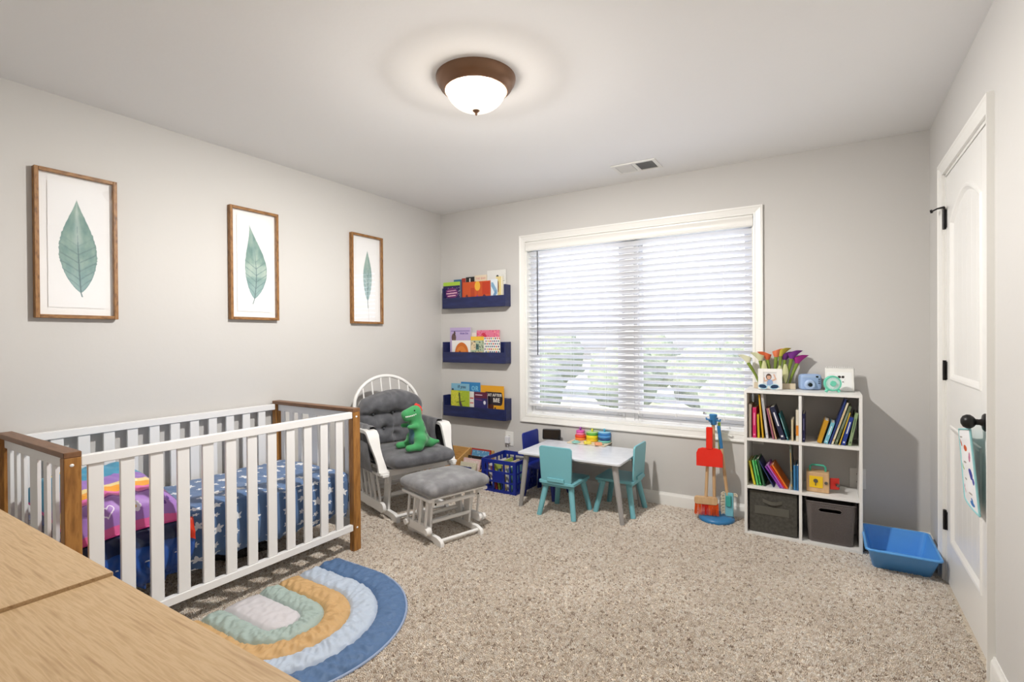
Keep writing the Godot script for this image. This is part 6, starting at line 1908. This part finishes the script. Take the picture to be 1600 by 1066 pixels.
	put("bridge", Geo.new().tube([Vector3(-0.008, 0.024, -0.001), Vector3(0, 0.027, 0), Vector3(0.008, 0.024, -0.001)], 0.003, 6), fb, sg)
	# instant camera
	var ca := thing("instant_camera", "pale blue rounded instant camera on the cube shelf", "camera", Vector3(3.066, y, 0.075), 0.35)
	var cb := mk("camera blue", rgb(158, 184, 224), 0.35)
	put("body", Geo.new().blob(Vector3(0, 0.05, 0), Vector3(0.061, 0.05, 0.028), 0.32, 36, 18), cb, ca)
	put("top_band", Geo.new().box(Vector3(0, 0.083, 0.004), Vector3(0.116, 0.026, 0.05), 0.01), mk("camera pale", rgb(176, 198, 232), 0.35), ca)
	var ln := Geo.new()
	ln.xf = Transform3D(Basis(Vector3.RIGHT, PI / 2), Vector3(-0.01, 0.034, 0.02))
	ln.lathe([Vector2(0.032, 0), Vector2(0.031, 0.016), Vector2(0.026, 0.022), Vector2(0.018, 0.022), Vector2(0.014, 0.018), Vector2(0, 0.018)], 28)
	var lo := put("lens_barrel", ln, M["camera pale"], ca)
	put("lens", Geo.new().tube([Vector3(-0.01, 0.034, 0.038), Vector3(-0.01, 0.034, 0.0415)], 0.0115, 18), M["eye black"], lo)
	put("flash", Geo.new().box(Vector3(0.032, 0.084, 0.0295), Vector3(0.014, 0.009, 0.003), 0.001), M["eye black"], ca)
	for yy in [0.068, 0.056, 0.043]: put("button", Geo.new().box(Vector3(0.044, yy, 0.028), Vector3(0.012, 0.004, 0.004), 0.001), M["bezel"], ca)
	# round mint clock on two feet
	var cl := thing("mint_clock", "round mint green toy clock with pale dial and two feet", "clock", Vector3(3.186, y, 0.205), 0.3)
	var mi := mk("mint", rgb(112, 212, 184), 0.4)
	var bdy := Geo.new()
	bdy.xf = Transform3D(Basis(Vector3.RIGHT, PI / 2), Vector3(0, 0.055, -0.014))
	bdy.lathe([Vector2(0, 0), Vector2(0.044, 0), Vector2(0.047, 0.006), Vector2(0.047, 0.02), Vector2(0.043, 0.026), Vector2(0.037, 0.024), Vector2(0, 0.024)], 36)
	put("body", bdy, mi, cl)
	put("dial", Geo.new().tube([Vector3(0, 0.055, 0.0095), Vector3(0, 0.055, 0.0112)], 0.036, 32), mk("dial pale", rgb(214, 236, 234), 0.5), cl)
	var tk := Geo.new()
	for i in 24:
		var a := TAU * i / 24.0
		tk.box(Vector3(cos(a) * 0.032, 0.055 + sin(a) * 0.032, 0.0115), Vector3(0.006, 0.0016, 0.001), 0.0, Basis(Vector3.BACK, a))
	put("dial_marks", tk, mi, cl)
	put("centre_knob", Geo.new().tube([Vector3(0, 0.055, 0.011), Vector3(0, 0.055, 0.02)], [0.017, 0.015], 20), mi, cl)
	for s in [-1.0, 1.0]: put("foot", Geo.new().tube([Vector3(s * 0.028, 0.018, 0), Vector3(s * 0.036, 0.005, 0.004)], [0.01, 0.008], 10), mi, cl)
	# ring-bound easel calendar
	var ce := thing("desk_calendar", "white ring-bound desk calendar with small black drawing", "calendar", Vector3(3.222, y, 0.085), 0.04)
	var wd := 0.148
	put("easel_front", Geo.new().box(Vector3(0, 0.07, 0.012), Vector3(wd, 0.146, 0.002), 0.0, Basis(Vector3.RIGHT, -0.2)), M["plate white"], ce)
	put("easel_back", Geo.new().box(Vector3(0.004, 0.07, -0.022), Vector3(wd, 0.146, 0.002), 0.0, Basis(Vector3.RIGHT, 0.2)), mk("card grey", rgb(206, 206, 206), 0.7), ce)
	put("front_page", Geo.new().box(Vector3(0, 0.06, 0.0155), Vector3(wd - 0.02, 0.112, 0.002), 0.0, Basis(Vector3.RIGHT, -0.2)), mk("calendar page", Color.WHITE, 0.7, {"tex": page(160, 128, rgb(243, 243, 243), [["l", 0.08, 0.12, 0.32, 0.12, 0.012, rgb(190, 120, 120)], ["e", 0.5, 0.25, 0.06, 0.07, rgb(50, 44, 44)], ["e", 0.64, 0.25, 0.06, 0.07, rgb(50, 44, 44)], ["l", 0.42, 0.18, 0.58, 0.3, 0.012, rgb(50, 44, 44)], ["l", 0.7, 0.18, 0.56, 0.32, 0.012, rgb(50, 44, 44)], ["l", 0.72, 0.34, 0.7, 0.6, 0.008, rgb(190, 180, 180)], ["e", 0.64, 0.52, 0.03, 0.03, rgb(80, 70, 70)]]), "clamp": true}), ce)
	put("base_board", Geo.new().box(Vector3(0.002, 0.002, -0.004), Vector3(wd, 0.003, 0.075), 0.0005), M["card grey"], ce)
	for i in 15:
		var x := -0.066 + 0.0094 * i
		var loop := []
		for j in 11:
			var a := TAU * j / 10.0
			loop.append(Vector3(x, 0.143 + 0.0075 * sin(a), -0.004 + 0.0075 * cos(a)))
		put("ring", Geo.new().tube(loop, 0.001, 5), M["cord white"], ce)

func outlets() -> void:
	for e in [[Vector3(0.773, 0.358, 0), "white wall outlet with plugged-in charger beside the crate", 1], [Vector3(3.318, 0.366, 0), "white wall outlet behind the side of the cube shelf", 0]]:
		var o := thing("wall_outlet", e[1], "outlet", e[0])
		put("plate", Geo.new().box(Vector3(0, 0, 0.003), Vector3(0.084, 0.124, 0.006), 0.002), M["plate white"], o)
		for s in [-1.0, 1.0]:
			var f := put("socket", Geo.new().prism(rounded(0.032, 0.028, 0.01, 0.0, s * 0.024), 0.004, 0.0075, 0.001), M["plate white"], o)
			for x in [-0.006, 0.006]: put("slot", Geo.new().box(Vector3(x, s * 0.024 + 0.003, 0.0075), Vector3(0.002, 0.008, 0.0006)), M["socket slot"], f)
			put("slot", Geo.new().tube([Vector3(0, s * 0.024 - 0.007, 0.0073), Vector3(0, s * 0.024 - 0.007, 0.0079)], 0.0022, 8), M["socket slot"], f)
		if e[2] == 1:
			var c := thing("plug_charger", "small white plug charger in the outlet by the crate", "charger", e[0] + Vector3(0, 0, 0.008))
			put("body", Geo.new().box(Vector3(-0.008, -0.008, 0.018), Vector3(0.042, 0.062, 0.034), 0.006), M["charger white"], c)
			put("cable", Geo.new().tube([Vector3(-0.008, -0.038, 0.018), Vector3(-0.006, -0.07, 0.02), Vector3(0.01, -0.13, 0.016), Vector3(0.03, -0.2, 0.02), Vector3(0.06, -0.3, 0.02), Vector3(0.09, -0.36, 0.012)], 0.0025, 6), M["cord white"], c)

func carpet() -> void:
	var g := Geo.new()
	# one tuft: a few loose twisted yarn ends
	for k in 3:
		var a := TAU * k / 3.0
		var d := Vector3(cos(a), 0, sin(a))
		g.tube([d * 0.0016, d * 0.003 + Vector3(0, 0.005, 0), d * 0.0042 + Vector3(-d.z, 0, d.x) * 0.0015 + Vector3(0, 0.0095, 0)], [0.0024, 0.0026, 0.0012], 4, true)
	var step := 0.0078
	var nx := int((W - 0.02) / step)
	var nz := int((D - 0.02) / step)
	var mm := MultiMesh.new()
	mm.transform_format = MultiMesh.TRANSFORM_3D
	mm.use_colors = true
	mm.mesh = g.mesh()
	mm.instance_count = nx * nz
	var r := RandomNumberGenerator.new()
	r.seed = 12
	var tone := [rgb(238, 228, 217), rgb(246, 239, 230), rgb(227, 215, 202), rgb(236, 226, 213), rgb(213, 199, 184), rgb(250, 246, 239), rgb(197, 181, 166), rgb(168, 151, 136)]
	for i in tone.size(): tone[i] = tone[i].srgb_to_linear()
	var pick := [0, 0, 0, 1, 1, 1, 2, 2, 2, 3, 3, 3, 3, 5, 5, 5, 4, 4, 6, 7]
	var nap := FastNoiseLite.new()
	nap.seed = 77
	nap.frequency = 0.9
	nap.fractal_octaves = 3
	var i := 0
	for a in nx:
		for b in nz:
			var p := Vector3(0.012 + (a + r.randf_range(-0.3, 1.3)) * step, -0.004 + r.randf_range(-0.0015, 0.001), 0.012 + (b + r.randf_range(-0.3, 1.3)) * step)
			var lay := 0.75 * nap.get_noise_2d(p.x, p.z)      # the way the pile was brushed
			var bs := Basis(Vector3.RIGHT, lay) * Basis(Vector3.BACK, lay * 0.5) * Basis(Vector3.UP, r.randf() * TAU) * Basis(Vector3.RIGHT, r.randf_range(-0.45, 0.45))
			mm.set_instance_transform(i, Transform3D(bs.scaled(Vector3.ONE * r.randf_range(0.85, 1.25)), p))
			mm.set_instance_color(i, tone[pick[r.randi() % pick.size()]])
			i += 1
	var o := MultiMeshInstance3D.new()
	o.name = "carpet_pile"
	o.multimesh = mm
	o.material_override = M["carpet yarn"]
	tag(o, "speckled beige carpet pile covering the bedroom floor", "carpet", "", "stuff")
	add_child(o)
